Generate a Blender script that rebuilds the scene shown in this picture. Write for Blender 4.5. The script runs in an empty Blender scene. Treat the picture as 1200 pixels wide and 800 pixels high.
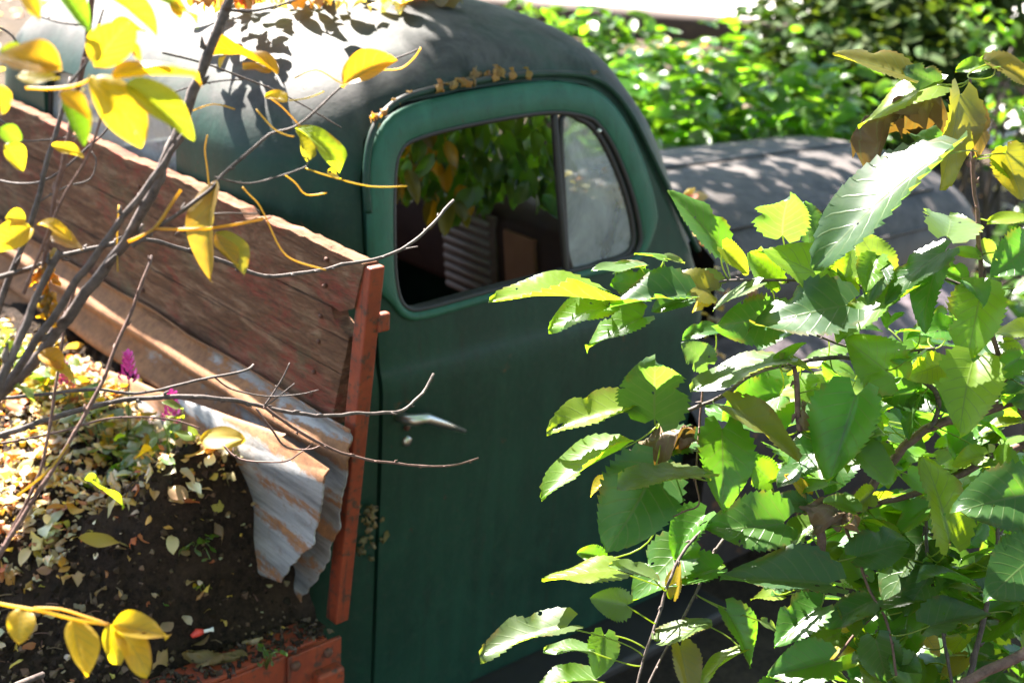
import bpy, bmesh, math, random
from mathutils import Vector, Matrix, noise
from mathutils.geometry import tessellate_polygon
random.seed(7)
V = Vector
scn = bpy.context.scene
COL = scn.collection

# ------------------------------------------------------------------ camera frame (truck axes: X forward, Y across, Z up)
F = 1570.0; CX = 600.0; CY = 400.0
RX = V((0.74348869, -0.66558242, 0.06499702))      # camera right in the world
UP = V((0.19178907, 0.30532356, 0.93273495))       # camera up
FW = V((0.6406571, 0.68101216, -0.35465604))       # camera forward
CAM = V((-1.5158391, -1.99743695, 2.18928317))
def ray(px, py): return RX * ((px - CX) / F) + UP * (-(py - CY) / F) + FW
def at(px, py, d): return CAM + ray(px, py) * d
def onY(px, py, y):
    r = ray(px, py); return CAM + r * ((y - CAM.y) / r.y)
def onX(px, py, x):
    r = ray(px, py); return CAM + r * ((x - CAM.x) / r.x)
def onZ(px, py, z):
    r = ray(px, py); return CAM + r * ((z - CAM.z) / r.z)
def proj(p):
    v = p - CAM; c = v.dot(FW)
    return CX + F * v.dot(RX) / c, CY - F * v.dot(UP) / c, c
SUN = V((0.08, 0.84, 1.0)).normalized()           # towards the sun

# ------------------------------------------------------------------ object helpers
def tag(o, label=None, cat=None, group=None, kind=None):
    if label: o['label'] = label
    if cat: o['category'] = cat
    if group: o['group'] = group
    if kind: o['kind'] = kind
    return o
def empty(name, loc, label, cat, group=None):
    o = bpy.data.objects.new(name, None); COL.objects.link(o); o.location = loc
    o.empty_display_size = 0.1
    return tag(o, label, cat, group)
class MB:
    """collects vertices, faces, uvs and a colour per vertex; build() links ONE mesh object"""
    def __init__(s): s.v = []; s.f = []; s.uv = []; s.c = []
    def add(s, vs, fs, uvs=None, col=(1, 1, 1)):
        b = len(s.v); s.v += [V(p) for p in vs]
        s.f += [tuple(i + b for i in f) for f in fs]
        s.uv += uvs if uvs else [(0.0, 0.0)] * len(vs)
        if col and isinstance(col[0], (tuple, list)): s.c += list(col)
        else: s.c += [tuple(col)] * len(vs)
    def box(s, c, size, M=None, col=(1, 1, 1)):
        hx, hy, hz = size[0] / 2, size[1] / 2, size[2] / 2
        vs = [V((x, y, z)) for x in (-hx, hx) for y in (-hy, hy) for z in (-hz, hz)]
        if M: vs = [M @ p for p in vs]
        vs = [p + V(c) for p in vs]
        s.add(vs, [(0, 1, 3, 2), (4, 6, 7, 5), (0, 4, 5, 1), (2, 3, 7, 6), (0, 2, 6, 4), (1, 5, 7, 3)], col=col)
    def tube(s, pts, rad, n=7, closed=False, col=(1, 1, 1), cap=True):
        pts = [V(p) for p in pts]; N = len(pts)
        if not isinstance(rad, (list, tuple)): rad = [rad] * N
        vs = []; fs = []; uvs = []
        prev = None; run = 0.0
        for i, p in enumerate(pts):
            a = pts[(i - 1) % N] if (closed or i > 0) else p
            b = pts[(i + 1) % N] if (closed or i < N - 1) else p
            t = (b - a).normalized() if (b - a).length > 1e-9 else V((0, 0, 1))
            if prev is None:
                u = t.cross(V((0, 0, 1)));  u = u if u.length > .05 else t.cross(V((1, 0, 0)))
            else: u = prev - t * prev.dot(t)
            u.normalize(); prev = u; w = t.cross(u)
            if i: run += (p - pts[i - 1]).length
            for k in range(n):
                an = 2 * math.pi * k / n
                vs.append(p + (u * math.cos(an) + w * math.sin(an)) * rad[i]); uvs.append((k / n, run))
        M = N if closed else N - 1
        for i in range(M):
            for k in range(n):
                j = (i + 1) % N
                fs.append((i * n + k, i * n + (k + 1) % n, j * n + (k + 1) % n, j * n + k))
        if cap and not closed:
            fs.append(tuple(range(n))[::-1]); fs.append(tuple((N - 1) * n + k for k in range(n)))
        s.add(vs, fs, uvs, col)
    def grid(s, P, close=False, col=(1, 1, 1)):
        r = len(P); c = len(P[0]); fs = []
        for i in range(r - 1):
            for j in range(c if close else c - 1):
                k = (j + 1) % c
                fs.append((i * c + j, i * c + k, (i + 1) * c + k, (i + 1) * c + j))
        s.add([p for row in P for p in row], fs, [(j / max(1, c - 1), i / max(1, r - 1)) for i in range(r) for j in range(c)], col)
    def build(s, name, mat, parent=None, smooth=True, bevel=0, sub=0, solid=0):
        me = bpy.data.meshes.new(name)
        org = parent.matrix_world.translation.copy() if parent is None and False else V((0, 0, 0))
        me.from_pydata([tuple(p) for p in s.v], [], s.f)
        uvl = me.uv_layers.new(name='UVMap')
        for l in me.loops: uvl.data[l.index].uv = s.uv[l.vertex_index]
        ca = me.color_attributes.new('Col', 'FLOAT_COLOR', 'POINT')
        for i, c in enumerate(s.c): ca.data[i].color = (c[0], c[1], c[2], 1)
        me.materials.append(mat)
        return link(name, me, parent, smooth, bevel, sub, solid)
def link(name, me, parent=None, smooth=True, bevel=0, sub=0, solid=0):
    if smooth:
        for p in me.polygons: p.use_smooth = True
    o = bpy.data.objects.new(name, me); COL.objects.link(o)
    if parent is not None:
        o.parent = parent
        off = V((0, 0, 0)); q = parent
        while q is not None: off += q.location; q = q.parent
        o.location = -off
    if bevel:
        m = o.modifiers.new('bevel', 'BEVEL'); m.width = bevel; m.segments = 2; m.limit_method = 'ANGLE'; m.angle_limit = math.radians(35)
    if solid:
        m = o.modifiers.new('solid', 'SOLIDIFY'); m.thickness = solid; m.offset = 0
    if sub:
        m = o.modifiers.new('sub', 'SUBSURF'); m.levels = sub; m.render_levels = sub
    return o
def smooth_path(P, n=6):
    P = [V(p) for p in P]; out = []
    for i in range(len(P) - 1):
        a = P[max(0, i - 1)]; b = P[i]; c = P[i + 1]; d = P[min(len(P) - 1, i + 2)]
        for k in range(n):
            t = k / n
            out.append(0.5 * ((2 * b) + (c - a) * t + (2 * a - 5 * b + 4 * c - d) * t * t + (3 * b - a - 3 * c + d) * t ** 3))
    out.append(P[-1]); return out
def lerp_list(rad, N):
    out = []
    for i in range(N):
        t = i / (N - 1) * (len(rad) - 1); k = min(int(t), len(rad) - 2); out.append(rad[k] + (rad[k + 1] - rad[k]) * (t - k))
    return out
def smoothstep(a, b, x):
    t = min(1, max(0, (x - a) / (b - a))); return t * t * (3 - 2 * t)
def poly_in(x, y, P):
    r = False; j = len(P) - 1
    for i in range(len(P)):
        if (P[i][1] > y) != (P[j][1] > y) and x < (P[j][0] - P[i][0]) * (y - P[i][1]) / (P[j][1] - P[i][1]) + P[i][0]: r = not r
        j = i
    return r

# ------------------------------------------------------------------ materials
class NT:
    def __init__(s, name):
        s.m = bpy.data.materials.new(name); s.m.use_nodes = True; s.t = s.m.node_tree; s.t.nodes.clear()
        s.out = s.n('ShaderNodeOutputMaterial')
    def n(s, typ, **kw):
        x = s.t.nodes.new(typ)
        for k, v in kw.items(): setattr(x, k, v)
        return x
    def l(s, a, b): s.t.links.new(a, b)
    def val(s, sock, v):
        if hasattr(v, 'node'): s.l(v, sock)
        else: sock.default_value = v
    def math(s, op, a, b=0.0, c=0.0, clamp=False):
        x = s.n('ShaderNodeMath', operation=op, use_clamp=clamp)
        s.val(x.inputs[0], a); s.val(x.inputs[1], b); s.val(x.inputs[2], c); return x.outputs[0]
    def mix(s, f, a, b, blend='MIX'):
        x = s.n('ShaderNodeMix', data_type='RGBA', blend_type=blend)
        s.val(x.inputs[0], f)
        for i, v in ((6, a), (7, b)):
            if hasattr(v, 'node'): s.l(v, x.inputs[i])
            else: x.inputs[i].default_value = (v[0], v[1], v[2], 1)
        return x.outputs[2]
    def noise(s, scale, detail=4, rough=.55, vec=None, dist=0.0):
        x = s.n('ShaderNodeTexNoise'); x.inputs['Scale'].default_value = scale; x.inputs['Detail'].default_value = detail
        x.inputs['Roughness'].default_value = rough; x.inputs['Distortion'].default_value = dist
        if vec is not None: s.l(vec, x.inputs['Vector'])
        return x.outputs[0]
    def ramp(s, f, stops):
        x = s.n('ShaderNodeValToRGB'); s.l(f, x.inputs[0]); cr = x.color_ramp
        while len(cr.elements) < len(stops): cr.elements.new(.5)
        for e, (p, c) in zip(cr.elements, stops):
            e.position = p; e.color = (c[0], c[1], c[2], 1) if isinstance(c, (tuple, list)) else (c, c, c, 1)
        return x.outputs[0]
    def obj(s, scale=(1, 1, 1), rot=(0, 0, 0)):
        tc = s.n('ShaderNodeTexCoord'); mp = s.n('ShaderNodeMapping'); mp.inputs['Scale'].default_value = scale; mp.inputs['Rotation'].default_value = rot
        s.l(tc.outputs['Object'], mp.inputs['Vector']); return mp.outputs[0]
    def bump(s, h, strength=.3, dist=.01):
        x = s.n('ShaderNodeBump'); x.inputs['Strength'].default_value = strength; x.inputs['Distance'].default_value = dist
        s.l(h, x.inputs['Height']); return x.outputs[0]
    def bsdf(s, col, rough=.6, metal=0.0, nrm=None, spec=.5):
        x = s.n('ShaderNodeBsdfPrincipled')
        if hasattr(col, 'node'): s.l(col, x.inputs['Base Color'])
        else: x.inputs['Base Color'].default_value = (col[0], col[1], col[2], 1)
        s.val(x.inputs['Roughness'], rough); s.val(x.inputs['Metallic'], metal)
        x.inputs['Specular IOR Level'].default_value = spec
        if nrm is not None: s.l(nrm, x.inputs['Normal'])
        return x.outputs[0]
    def done(s, sh): s.l(sh, s.out.inputs['Surface']); return s.m

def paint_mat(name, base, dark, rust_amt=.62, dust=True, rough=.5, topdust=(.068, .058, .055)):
    t = NT(name); o = t.obj()
    big = t.noise(3.0, 5, .6, o); fine = t.noise(60, 3, .6, o)
    strk = t.noise(1.0, 4, .6, t.obj((26, 26, 2.2)))
    c = t.mix(t.ramp(big, [(.3, 0), (.7, 1)]), dark, base)
    c = t.mix(t.math('MULTIPLY', t.ramp(strk, [(.45, 0), (.75, 1)]), .35), c, [k * 1.6 + .004 for k in base])
    c = t.mix(t.math('MULTIPLY', t.ramp(fine, [(.5, 0), (.8, 1)]), .25), c, (.045, .045, .035))
    rn = t.noise(8, 7, .75, o, .3)
    rm = t.ramp(rn, [(rust_amt + .02, 0), (rust_amt + .07, .85)])
    c = t.mix(rm, c, t.mix(fine, (.05, .022, .012), (.13, .05, .022)))
    r = t.math('ADD', t.math('MULTIPLY', big, .25), rough - .1)
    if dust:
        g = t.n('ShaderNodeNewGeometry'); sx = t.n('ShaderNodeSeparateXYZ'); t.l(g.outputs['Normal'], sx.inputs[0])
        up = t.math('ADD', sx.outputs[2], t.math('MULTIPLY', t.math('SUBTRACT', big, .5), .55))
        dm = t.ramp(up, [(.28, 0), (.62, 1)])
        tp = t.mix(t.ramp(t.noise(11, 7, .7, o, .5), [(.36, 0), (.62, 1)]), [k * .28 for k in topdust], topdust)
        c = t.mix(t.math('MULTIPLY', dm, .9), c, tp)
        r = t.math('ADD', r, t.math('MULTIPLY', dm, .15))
    chip = t.ramp(t.noise(24, 6, .78, o, .2), [(.665, 0), (.69, 1)])
    c = t.mix(chip, c, t.mix(fine, (.022, .010, .006), (.075, .028, .014)))
    run = t.noise(1.0, 5, .7, t.obj((55, 55, 3.0)))
    c = t.mix(t.math('MULTIPLY', t.ramp(run, [(.57, 0), (.75, 1)]), .5), c, (.018, .014, .009))
    pale = t.ramp(t.noise(5, 7, .75, o, .8), [(.52, 0), (.72, .4)])
    c = t.mix(pale, c, [k * 1.5 + .006 for k in base])
    h = t.math('ADD', t.math('MULTIPLY', fine, .25), t.math('ADD', t.math('MULTIPLY', t.noise(5, 3, .5, o), 1.0), t.math('MULTIPLY', chip, -.35)))
    return t.done(t.bsdf(c, r, 0, t.bump(h, .22, .012), .3))
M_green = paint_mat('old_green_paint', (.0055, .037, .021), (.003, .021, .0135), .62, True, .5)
M_frame = paint_mat('window_frame_green', (.019, .092, .056), (.013, .068, .042), .70, False, .5)
M_fender = paint_mat('shade_toned_weathered_fender', (.018, .014, .016), (.010, .008, .009), .56, True, .5, (.13, .10, .11))  # hood paint darkened to hold deep shade on fender and cowl; rust, dust stay
M_hood = paint_mat('weathered_hood', (.036, .030, .027), (.018, .014, .012), .56, True, .45, (.095, .078, .072))
def simple(name, col, rough=.6, metal=0., var=.4, scale=20, bump=.2):
    t = NT(name); o = t.obj(); n = t.noise(scale, 5, .6, o)
    c = t.mix(n, [k * (1 - var) for k in col], [k * (1 + var) for k in col])
    return t.done(t.bsdf(c, rough, metal, t.bump(n, bump, .004)))
M_rubber = simple('old_rubber', (.018, .014, .014), .6)
M_dark = simple('dark_interior', (.05, .022, .016), .8)
M_trim = simple('brown_trim', (.20, .13, .10), .7, 0, .35, 30)
M_grille = simple('beige_grille', (.42, .33, .28), .6, 0, .3, 40)
M_glove = simple('faded_brown_panel', (.30, .13, .06), .7, 0, .35, 12)
M_seat = simple('cracked_seat', (.05, .032, .025), .7, 0, .4, 25)
M_chrome = simple('tarnished_chrome', (.55, .53, .48), .3, .95, .15, 40, .05)
M_bolt = simple('rusty_bolt', (.10, .04, .025), .7, .3, .4, 60)
def orange_mat():
    t = NT('faded_orange_paint'); o = t.obj(); n = t.noise(14, 6, .65, o); n2 = t.noise(50, 4, .7, o)
    c = t.mix(t.ramp(n, [(.3, 0), (.7, 1)]), (.15, .020, .006), (.27, .042, .010))
    c = t.mix(t.ramp(n2, [(.52, 0), (.66, 1)]), c, (.055, .024, .014)); c = t.mix(t.ramp(t.noise(1.0, 5, .7, t.obj((70, 70, 5))), [(.56, 0), (.66, .8)]), c, (.04, .018, .012))
    return t.done(t.bsdf(c, .6, 0, t.bump(n2, .25, .004)))
M_orange = orange_mat()
def wood_mat():
    t = NT('weathered_red_wood')
    o = t.obj((1, 1, 1)); s = t.obj((8, 2.2, 60)); s2 = t.obj((20, 6, 140))
    g = t.noise(1.0, 6, .7, t.obj((30, 7, 42)), .8); g2 = t.noise(1.0, 5, .75, t.obj((40, 24, 120)), .4)
    blot = t.noise(6, 6, .75, t.obj((1, 1, 1.6)), .4); ln = t.noise(1.0, 3, .6, t.obj((4, 1.1, 75)), .5)
    c = t.ramp(g, [(.25, (.05, .024, .014)), (.5, (.165, .082, .046)), (.78, (.36, .225, .14))])
    c = t.mix(t.ramp(g2, [(.48, 0), (.72, .75)]), c, (.05, .027, .018))
    c = t.mix(t.ramp(ln, [(.62, 0), (.68, .7)]), c, (.035, .018, .012))
    red = t.math('MULTIPLY', t.ramp(blot, [(.50, 0), (.60, .7)]), t.ramp(g2, [(.38, 1), (.62, .1)]))
    c = t.mix(red, c, (.23, .038, .028))
    moss = t.ramp(t.noise(6, 6, .75, o), [(.54, 0), (.68, .55)])
    c = t.mix(moss, c, (.14, .12, .065))
    h = t.math('ADD', g, t.math('MULTIPLY', g2, .8))
    return t.done(t.bsdf(c, .9, 0, t.bump(h, .9, .012), .15))
M_wood = wood_mat()
def corr_mat():
    t = NT('rusty_galvanised'); o = t.obj()
    r1 = t.noise(6, 10, .74, t.obj((1, .5, 2.0)), .5); r2 = t.noise(45, 8, .8, o)
    tc = t.n('ShaderNodeTexCoord'); sp = t.n('ShaderNodeSeparateXYZ'); t.l(tc.outputs['Object'], sp.inputs[0])
    zz = t.math('MULTIPLY_ADD', sp.outputs[2], 1.5, -1.6)
    yy = t.math('MULTIPLY_ADD', sp.outputs[1], .5, -.05, True)
    wv = t.math('SINE', t.math('MULTIPLY', sp.outputs[2], 2 * math.pi / .085))
    k = t.math('ADD', t.math('ADD', t.math('ADD', r1, t.math('MULTIPLY', wv, .13)), t.math('MAXIMUM', t.math('MULTIPLY', zz, .8), -.10)), yy)
    f = t.ramp(t.math('MULTIPLY_ADD', t.math('SUBTRACT', r2, .5), .35, k), [(.50, 0), (.58, 1)])
    zinc = t.mix(t.ramp(t.noise(1.0, 6, .75, t.obj((9, 3, 40))), [(.35, 0), (.65, 1)]), (.13, .125, .125), (.36, .345, .335)); zinc = t.mix(t.ramp(r2, [(.55, 0), (.7, .7)]), zinc, (.16, .085, .045))
    rust = t.mix(t.ramp(r2, [(.3, 0), (.7, 1)]), (.10, .038, .016), (.33, .145, .055))
    c = t.mix(f, zinc, rust)
    return t.done(t.bsdf(c, t.math('MULTIPLY_ADD', f, .25, .58), t.math('MULTIPLY_ADD', f, -.25, .25), t.bump(t.math('ADD', r2, t.math('MULTIPLY', t.noise(12, 3, .6, o), 1.5)), .35, .006)))
M_corr = corr_mat()
def soil_mat(name='dark_soil', a=(.012, .008, .006), b=(.05, .034, .026)):
    t = NT(name); o = t.obj(); n = t.noise(70, 8, .8, o); n2 = t.noise(7, 4, .6, o)
    c = t.mix(t.ramp(n, [(.36, 0), (.68, 1)]), a, b); c = t.mix(t.ramp(n2, [(.5, 0), (.75, .5)]), c, [k * 1.6 for k in b])
    return t.done(t.bsdf(c, .95, 0, t.bump(n, .9, .02), .2))
M_soil = soil_mat('dark_soil', (.007, .004, .0025), (.060, .035, .022))
M_ground = soil_mat('leafy_ground', (.03, .02, .013), (.10, .07, .045))
M_stone = simple('pale_concrete', (.55, .52, .47), .85, 0, .12, 8, .2)
M_log = simple('dark_timber', (.05, .028, .02), .85, 0, .5, 12, .5)
def bark_mat(name, a, b, scale=1):
    t = NT(name); o = t.obj((1, 1, 1)); n = t.noise(90 * scale, 5, .7, o); n2 = t.noise(25 * scale, 3, .6, o)
    c = t.mix(t.ramp(n, [(.3, 0), (.7, 1)]), a, b); c = t.mix(t.ramp(n2, [(.6, 0), (.72, .6)]), c, [k * 1.5 + .02 for k in b])
    return t.done(t.bsdf(c, .7, 0, t.bump(n, .5, .003), .35))
M_bark_grey = bark_mat('grey_bark', (.035, .024, .021), (.12, .088, .078))
M_bark_red = bark_mat('red_brown_bark', (.07, .035, .028), (.17, .095, .075))
M_bark_dark = bark_mat('dark_tree_bark', (.03, .02, .015), (.08, .055, .04), .2)
def leaf_mat(name, trans=.5, rough=.36, veins=True, spot=.3, sat=1.0, spec=.5, vn=7.0, patch=.4, pcol=(.14, .17, .02), holes=False):
    """leaf blade: per-leaf colour from the 'Col' attribute, veins from the blade's UVs, light passing through"""
    t = NT(name)
    a = t.n('ShaderNodeAttribute', attribute_name='Col'); base = a.outputs['Color']
    tc = t.n('ShaderNodeTexCoord'); sp = t.n('ShaderNodeSeparateXYZ'); t.l(tc.outputs['UV'], sp.inputs[0])
    s = t.math('MULTIPLY_ADD', sp.outputs[0], 2.0, -1.0); sa = t.math('ABSOLUTE', s); v = sp.outputs[1]
    o = t.obj(); n = t.noise(70, 4, .6, o); n2 = t.noise(28, 4, .7, o)
    base = t.mix(t.math('MULTIPLY', n, .35), base, t.mix(.5, base, (.12, .15, .02)))
    base = t.mix(t.ramp(n2, [(.70, 0), (.76, spot)]), base, (.11, .045, .012))
    tone = t.noise(16, 3, .6, o)
    base = t.mix(t.ramp(tone, [(.35, 0), (.7, patch)]), base, t.mix(.6, base, pcol))
    rim = t.math('MULTIPLY', t.ramp(sa, [(.72, 0), (1.0, 1)]), t.ramp(t.noise(20, 4, .7, o), [(.52, 0), (.62, 1)]))
    base = t.mix(t.math('MULTIPLY', rim, spot * 1.6), base, (.14, .062, .018))
    nrm = None
    if veins:
        mid = t.ramp(sa, [(.012, 1), (.045, 0)])
        q = t.math('FRACT', t.math('SUBTRACT', t.math('MULTIPLY', v, vn), t.math('MULTIPLY', sa, 2.1)))
        lat = t.ramp(t.math('ABSOLUTE', t.math('SUBTRACT', q, .5)), [(.02, 1), (.075, 0)])
        lat = t.math('MULTIPLY', lat, t.ramp(sa, [(.6, .8), (.97, .0)]))
        vein = t.math('MAXIMUM', mid, lat)
        blade = base
        base = t.mix(t.math('MULTIPLY', vein, .45), base, t.mix(.45, base, (.25, .30, .10)))
        h = t.math('SUBTRACT', t.math('MULTIPLY', n, .35), vein)
        nrm = t.bump(h, .25, .0014)
    p = t.bsdf(base, rough, 0, nrm, spec)
    tr = t.n('ShaderNodeBsdfTranslucent')
    tcol = t.mix(1.0, base, (3.4, 3.2, .7), 'MULTIPLY')
    if veins: tcol = t.mix(t.math('MULTIPLY', vein, .75), tcol, base)
    t.l(tcol, tr.inputs['Color'])
    mx = t.n('ShaderNodeMixShader'); mx.inputs[0].default_value = trans
    t.l(p, mx.inputs[1]); t.l(tr.outputs[0], mx.inputs[2])
    if not holes: return t.done(mx.outputs[0])
    hn = t.ramp(t.noise(52, 2, .5, o), [(.735, 0), (.74, 1)]); hm = t.n('ShaderNodeMixShader'); tp = t.n('ShaderNodeBsdfTransparent')
    t.l(hn, hm.inputs[0]); t.l(mx.outputs[0], hm.inputs[1]); t.l(tp.outputs[0], hm.inputs[2])
    return t.done(hm.outputs[0])
M_leaf = leaf_mat('mulberry_leaf', .52, .33, spec=.6, holes=True, patch=.3, pcol=(.06, .15, .010))
M_yleaf = leaf_mat('autumn_leaf', .5, .45, True, .55, vn=6, holes=True, patch=.4, pcol=(.16, .19, .03))
M_bgleaf = leaf_mat('shrub_leaf', .5, .33, False, .2)
M_darkleaf = leaf_mat('dark_leaf', .25, .5, False, .2)
M_yew = leaf_mat('yew_leaf', .15, .75, False, .2, spec=.15)
M_dead = leaf_mat('withered_leaf', .12, .6, True, .5, pcol=(.16, .12, .10), patch=.6)
M_litter = leaf_mat('fallen_leaf', .2, .6, False, .4)
def crumb_mat():
    t = NT('crumbs'); a = t.n('ShaderNodeAttribute', attribute_name='Col'); return t.done(t.bsdf(a.outputs['Color'], .9, 0, None, .15))
M_crumb = crumb_mat()
def glass_mat(name, dust, tint=(.62, .64, .66)):
    t = NT(name); o = t.obj(); n = t.noise(9, 5, .65, o)
    tr = t.n('ShaderNodeBsdfTransparent'); tr.inputs[0].default_value = (.85, .88, .88, 1)
    p = t.bsdf(t.mix(n, [k * .6 for k in tint], tint), .12, 0, None, .6)
    tl = t.n('ShaderNodeBsdfTranslucent'); tl.inputs[0].default_value = (tint[0], tint[1], tint[2], 1)
    m1 = t.n('ShaderNodeMixShader'); m1.inputs[0].default_value = .5; t.l(p, m1.inputs[1]); t.l(tl.outputs[0], m1.inputs[2])
    m2 = t.n('ShaderNodeMixShader'); t.l(t.math('MULTIPLY_ADD', t.ramp(t.noise(7, 6, .7, o, .6), [(.32, 0), (.68, 1)]), .55, dust - .32), m2.inputs[0])
    t.l(tr.outputs[0], m2.inputs[1]); t.l(m1.outputs[0], m2.inputs[2])
    return t.done(m2.outputs[0])
M_glass = glass_mat('dusty_glass', .5)
M_pink = simple('pink_petal', (.70, .07, .36), .5, 0, .4, 60)
M_red = simple('red_scrap', (.6, .05, .03), .5); M_white = simple('white_scrap', (.75, .73, .68), .6)

# ------------------------------------------------------------------ leaves
def leaf_geom(mb, B, A, N, L, W, kind='mul', col=(.05, .1, .02), fold=.15, curl=.15, rows=22, cols=6, rnd=None, rip=1.0, twist=0.0):
    """one leaf blade: B petiole point, A axis to the tip, N normal of the upper side"""
    r = rnd or random
    A = A.normalized(); N = (N - A * N.dot(A)).normalized(); S = A.cross(N)
    ph = r.uniform(0, 6.28); asym = r.uniform(-.06, .06); sweep = r.uniform(-.12, .12)
    vs = []; uvs = []; cs = []
    lobed = r.choice((0, 0, 0, 1, -1)); lt = r.uniform(.36, .52)
    w1, w2, w3 = r.uniform(.4, 1.3), r.uniform(.4, 1.3), r.uniform(-1, 1)
    for i in range(rows + 1):
        t = i / rows
        if kind == 'mul': w = 2.02 * (t + .003) ** .36 * (1 - t) ** .74 * (.93 + .07 * math.cos(t * 3))
        elif kind == 'ov': w = 2.45 * (t + .002) ** .58 * (1 - t) ** .74
        elif kind == 'ell': w = 2.5 * (t + .002) ** .72 * (1 - t) ** .72
        else: w = 2.1 * (t + .004) ** .5 * (1 - t) ** .8
        w = min(w, 1.08) * .5 * W
        tooth = 0
        if kind == 'mul' and 0 < i < rows: tooth = (1 if i % 2 else -1) * r.uniform(.5, 1.5)
        for j in range(cols + 1):
            s = j / cols * 2 - 1; a = abs(s)
            al = t * L
            if kind == 'mul':
                al -= L * .17 * a ** 1.3 * math.exp(-t * 7)
                if a > .99: al += tooth * -.016 * L
            ww = w * (1 + (asym if s > 0 else -asym))
            x = s * ww
            if a > .99 and tooth: x *= 1 + tooth * .06
            if kind == 'mul' and lobed and s * lobed > 0: x *= 1 - .34 * a * math.exp(-((t - lt) / .07) ** 2) + .10 * a * math.exp(-((t - lt - .17) / .08) ** 2)
            x += sweep * L * t * t
            if kind == 'dead':
                al += L * .06 * math.sin(s * 5 + ph + t * 7); x *= .8 + .25 * math.sin(t * 9 + ph)
            z = fold * a * ww * 2 + -curl * L * (t ** 2) + rip * .005 * L * math.sin(t * 44 - a * 13) * math.sin(a * 3.1)
            z += rip * .05 * L * (w1 * math.sin(t * 4.2 + ph + s * 1.7) * a + .5 * w2 * math.sin(t * 9 + ph * 2) * a * a + .8 * w3 * a * a * s) + twist * s * t * W
            if kind == 'dead': z += .18 * L * math.sin(t * 6 + ph) * s + .16 * L * math.sin(s * 7 + ph * 2 + t * 6) * a - .34 * L * a * a + .05 * L * math.sin(t * 19 + s * 9)
            vs.append(B + A * al + S * x + N * z); uvs.append((s * .5 + .5, t)); cs.append(col)
    fs = []
    c = cols + 1
    for i in range(rows):
        for j in range(cols): fs.append((i * c + j, (i + 1) * c + j, (i + 1) * c + j + 1, i * c + j + 1))
    mb.add(vs, fs, uvs, cs)
def traced_pose(b, t, w, d, asp, tilt, under=False):
    """a leaf's pose in space from how it looks: petiole end, tip and breadth give axis, length and roll"""
    B = at(b[0], b[1], d)
    dx, dy = t[0] - b[0], t[1] - b[1]; la = math.hypot(dx, dy) * d / F; wa = w * d / F
    L = max(la * 1.03, wa / asp); c = min(1, la / L); s = math.sqrt(1 - c * c)
    a = (RX * dx - UP * dy).normalized(); v = (B - CAM).normalized()
    a = (a - v * a.dot(v)).normalized()
    A = (a * c + v * (s * tilt)).normalized()
    N0 = -(v - A * v.dot(A)).normalized(); S = A.cross(N0)
    c2 = min(1, wa / (asp * L)); s2 = math.sqrt(max(0, 1 - c2 * c2))
    N1 = N0 * c2 + S * s2; N2 = N0 * c2 - S * s2
    N = N1 if abs(N1.z) > abs(N2.z) else N2
    if N.z < 0: N = -N
    if under: N = -N
    return B, A, N, L, asp * L
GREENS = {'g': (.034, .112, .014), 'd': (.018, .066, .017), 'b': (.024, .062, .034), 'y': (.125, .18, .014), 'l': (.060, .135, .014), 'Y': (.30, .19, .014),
          'o': (.10, .085, .02), 'r': (.085, .042, .022), 'w': (.075, .115, .045), 'O': (.32, .15, .012), 'B': (.16, .085, .035)}  # w takes in sunlit white, b the bluish sky sheen, as leaf colour
def jit(c, a=.2):
    k = random.uniform(1 - a, 1 + a); return tuple(x * k * random.uniform(.9, 1.1) for x in c)

# =================================================================== SETTING
TIMB_A = onZ(560, 22, .95); TIMB_B = onZ(1010, 58, .95)
tdir = (TIMB_B - TIMB_A).normalized(); tnor = V((-tdir.y, tdir.x, 0)).normalized()
if tnor.dot(FW) < 0: tnor = -tnor
def beyond(x, y): return (V((x, y, .95)) - TIMB_A).dot(tnor)
def terr(x, y):
    b = beyond(x, y)
    h = .92 * smoothstep(-6.0, -.6, b)
    side = (V((x, y, 0)) - V((4, 4, 0))).dot(V((.75, -.66, 0)))
    h *= 1 - .75 * smoothstep(1.0, 4.5, side) * (1 - smoothstep(-1, 3, b))
    h += .05 * noise.noise(V((x * .9, y * .9, 0))) + .02 * noise.noise(V((x * 3, y * 3, 3)))
    return h * smoothstep(0, 1.5, max(0, x - 0, y + 0) + .2)
def bank(x, y): return terr(x, y)
def axis(fine_lo, fine_hi, step, lo, hi):
    xs = []; x = fine_lo
    while x <= fine_hi: xs.append(x); x += step
    s = step; x = fine_lo
    while x > lo: s *= 1.35; x -= s; xs.insert(0, max(x, lo))
    s = step; x = xs[-1]
    while x < hi: s *= 1.35; x += s; xs.append(min(x, hi))
    return xs
gx = axis(-4, 12, .22, -220, 260); gy = axis(-4, 14, .22, -220, 260)
mb = MB(); mb.grid([[V((x, y, terr(x, y))) for x in gx] for y in gy])
tag(mb.build('ground', M_ground), kind='structure')
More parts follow.
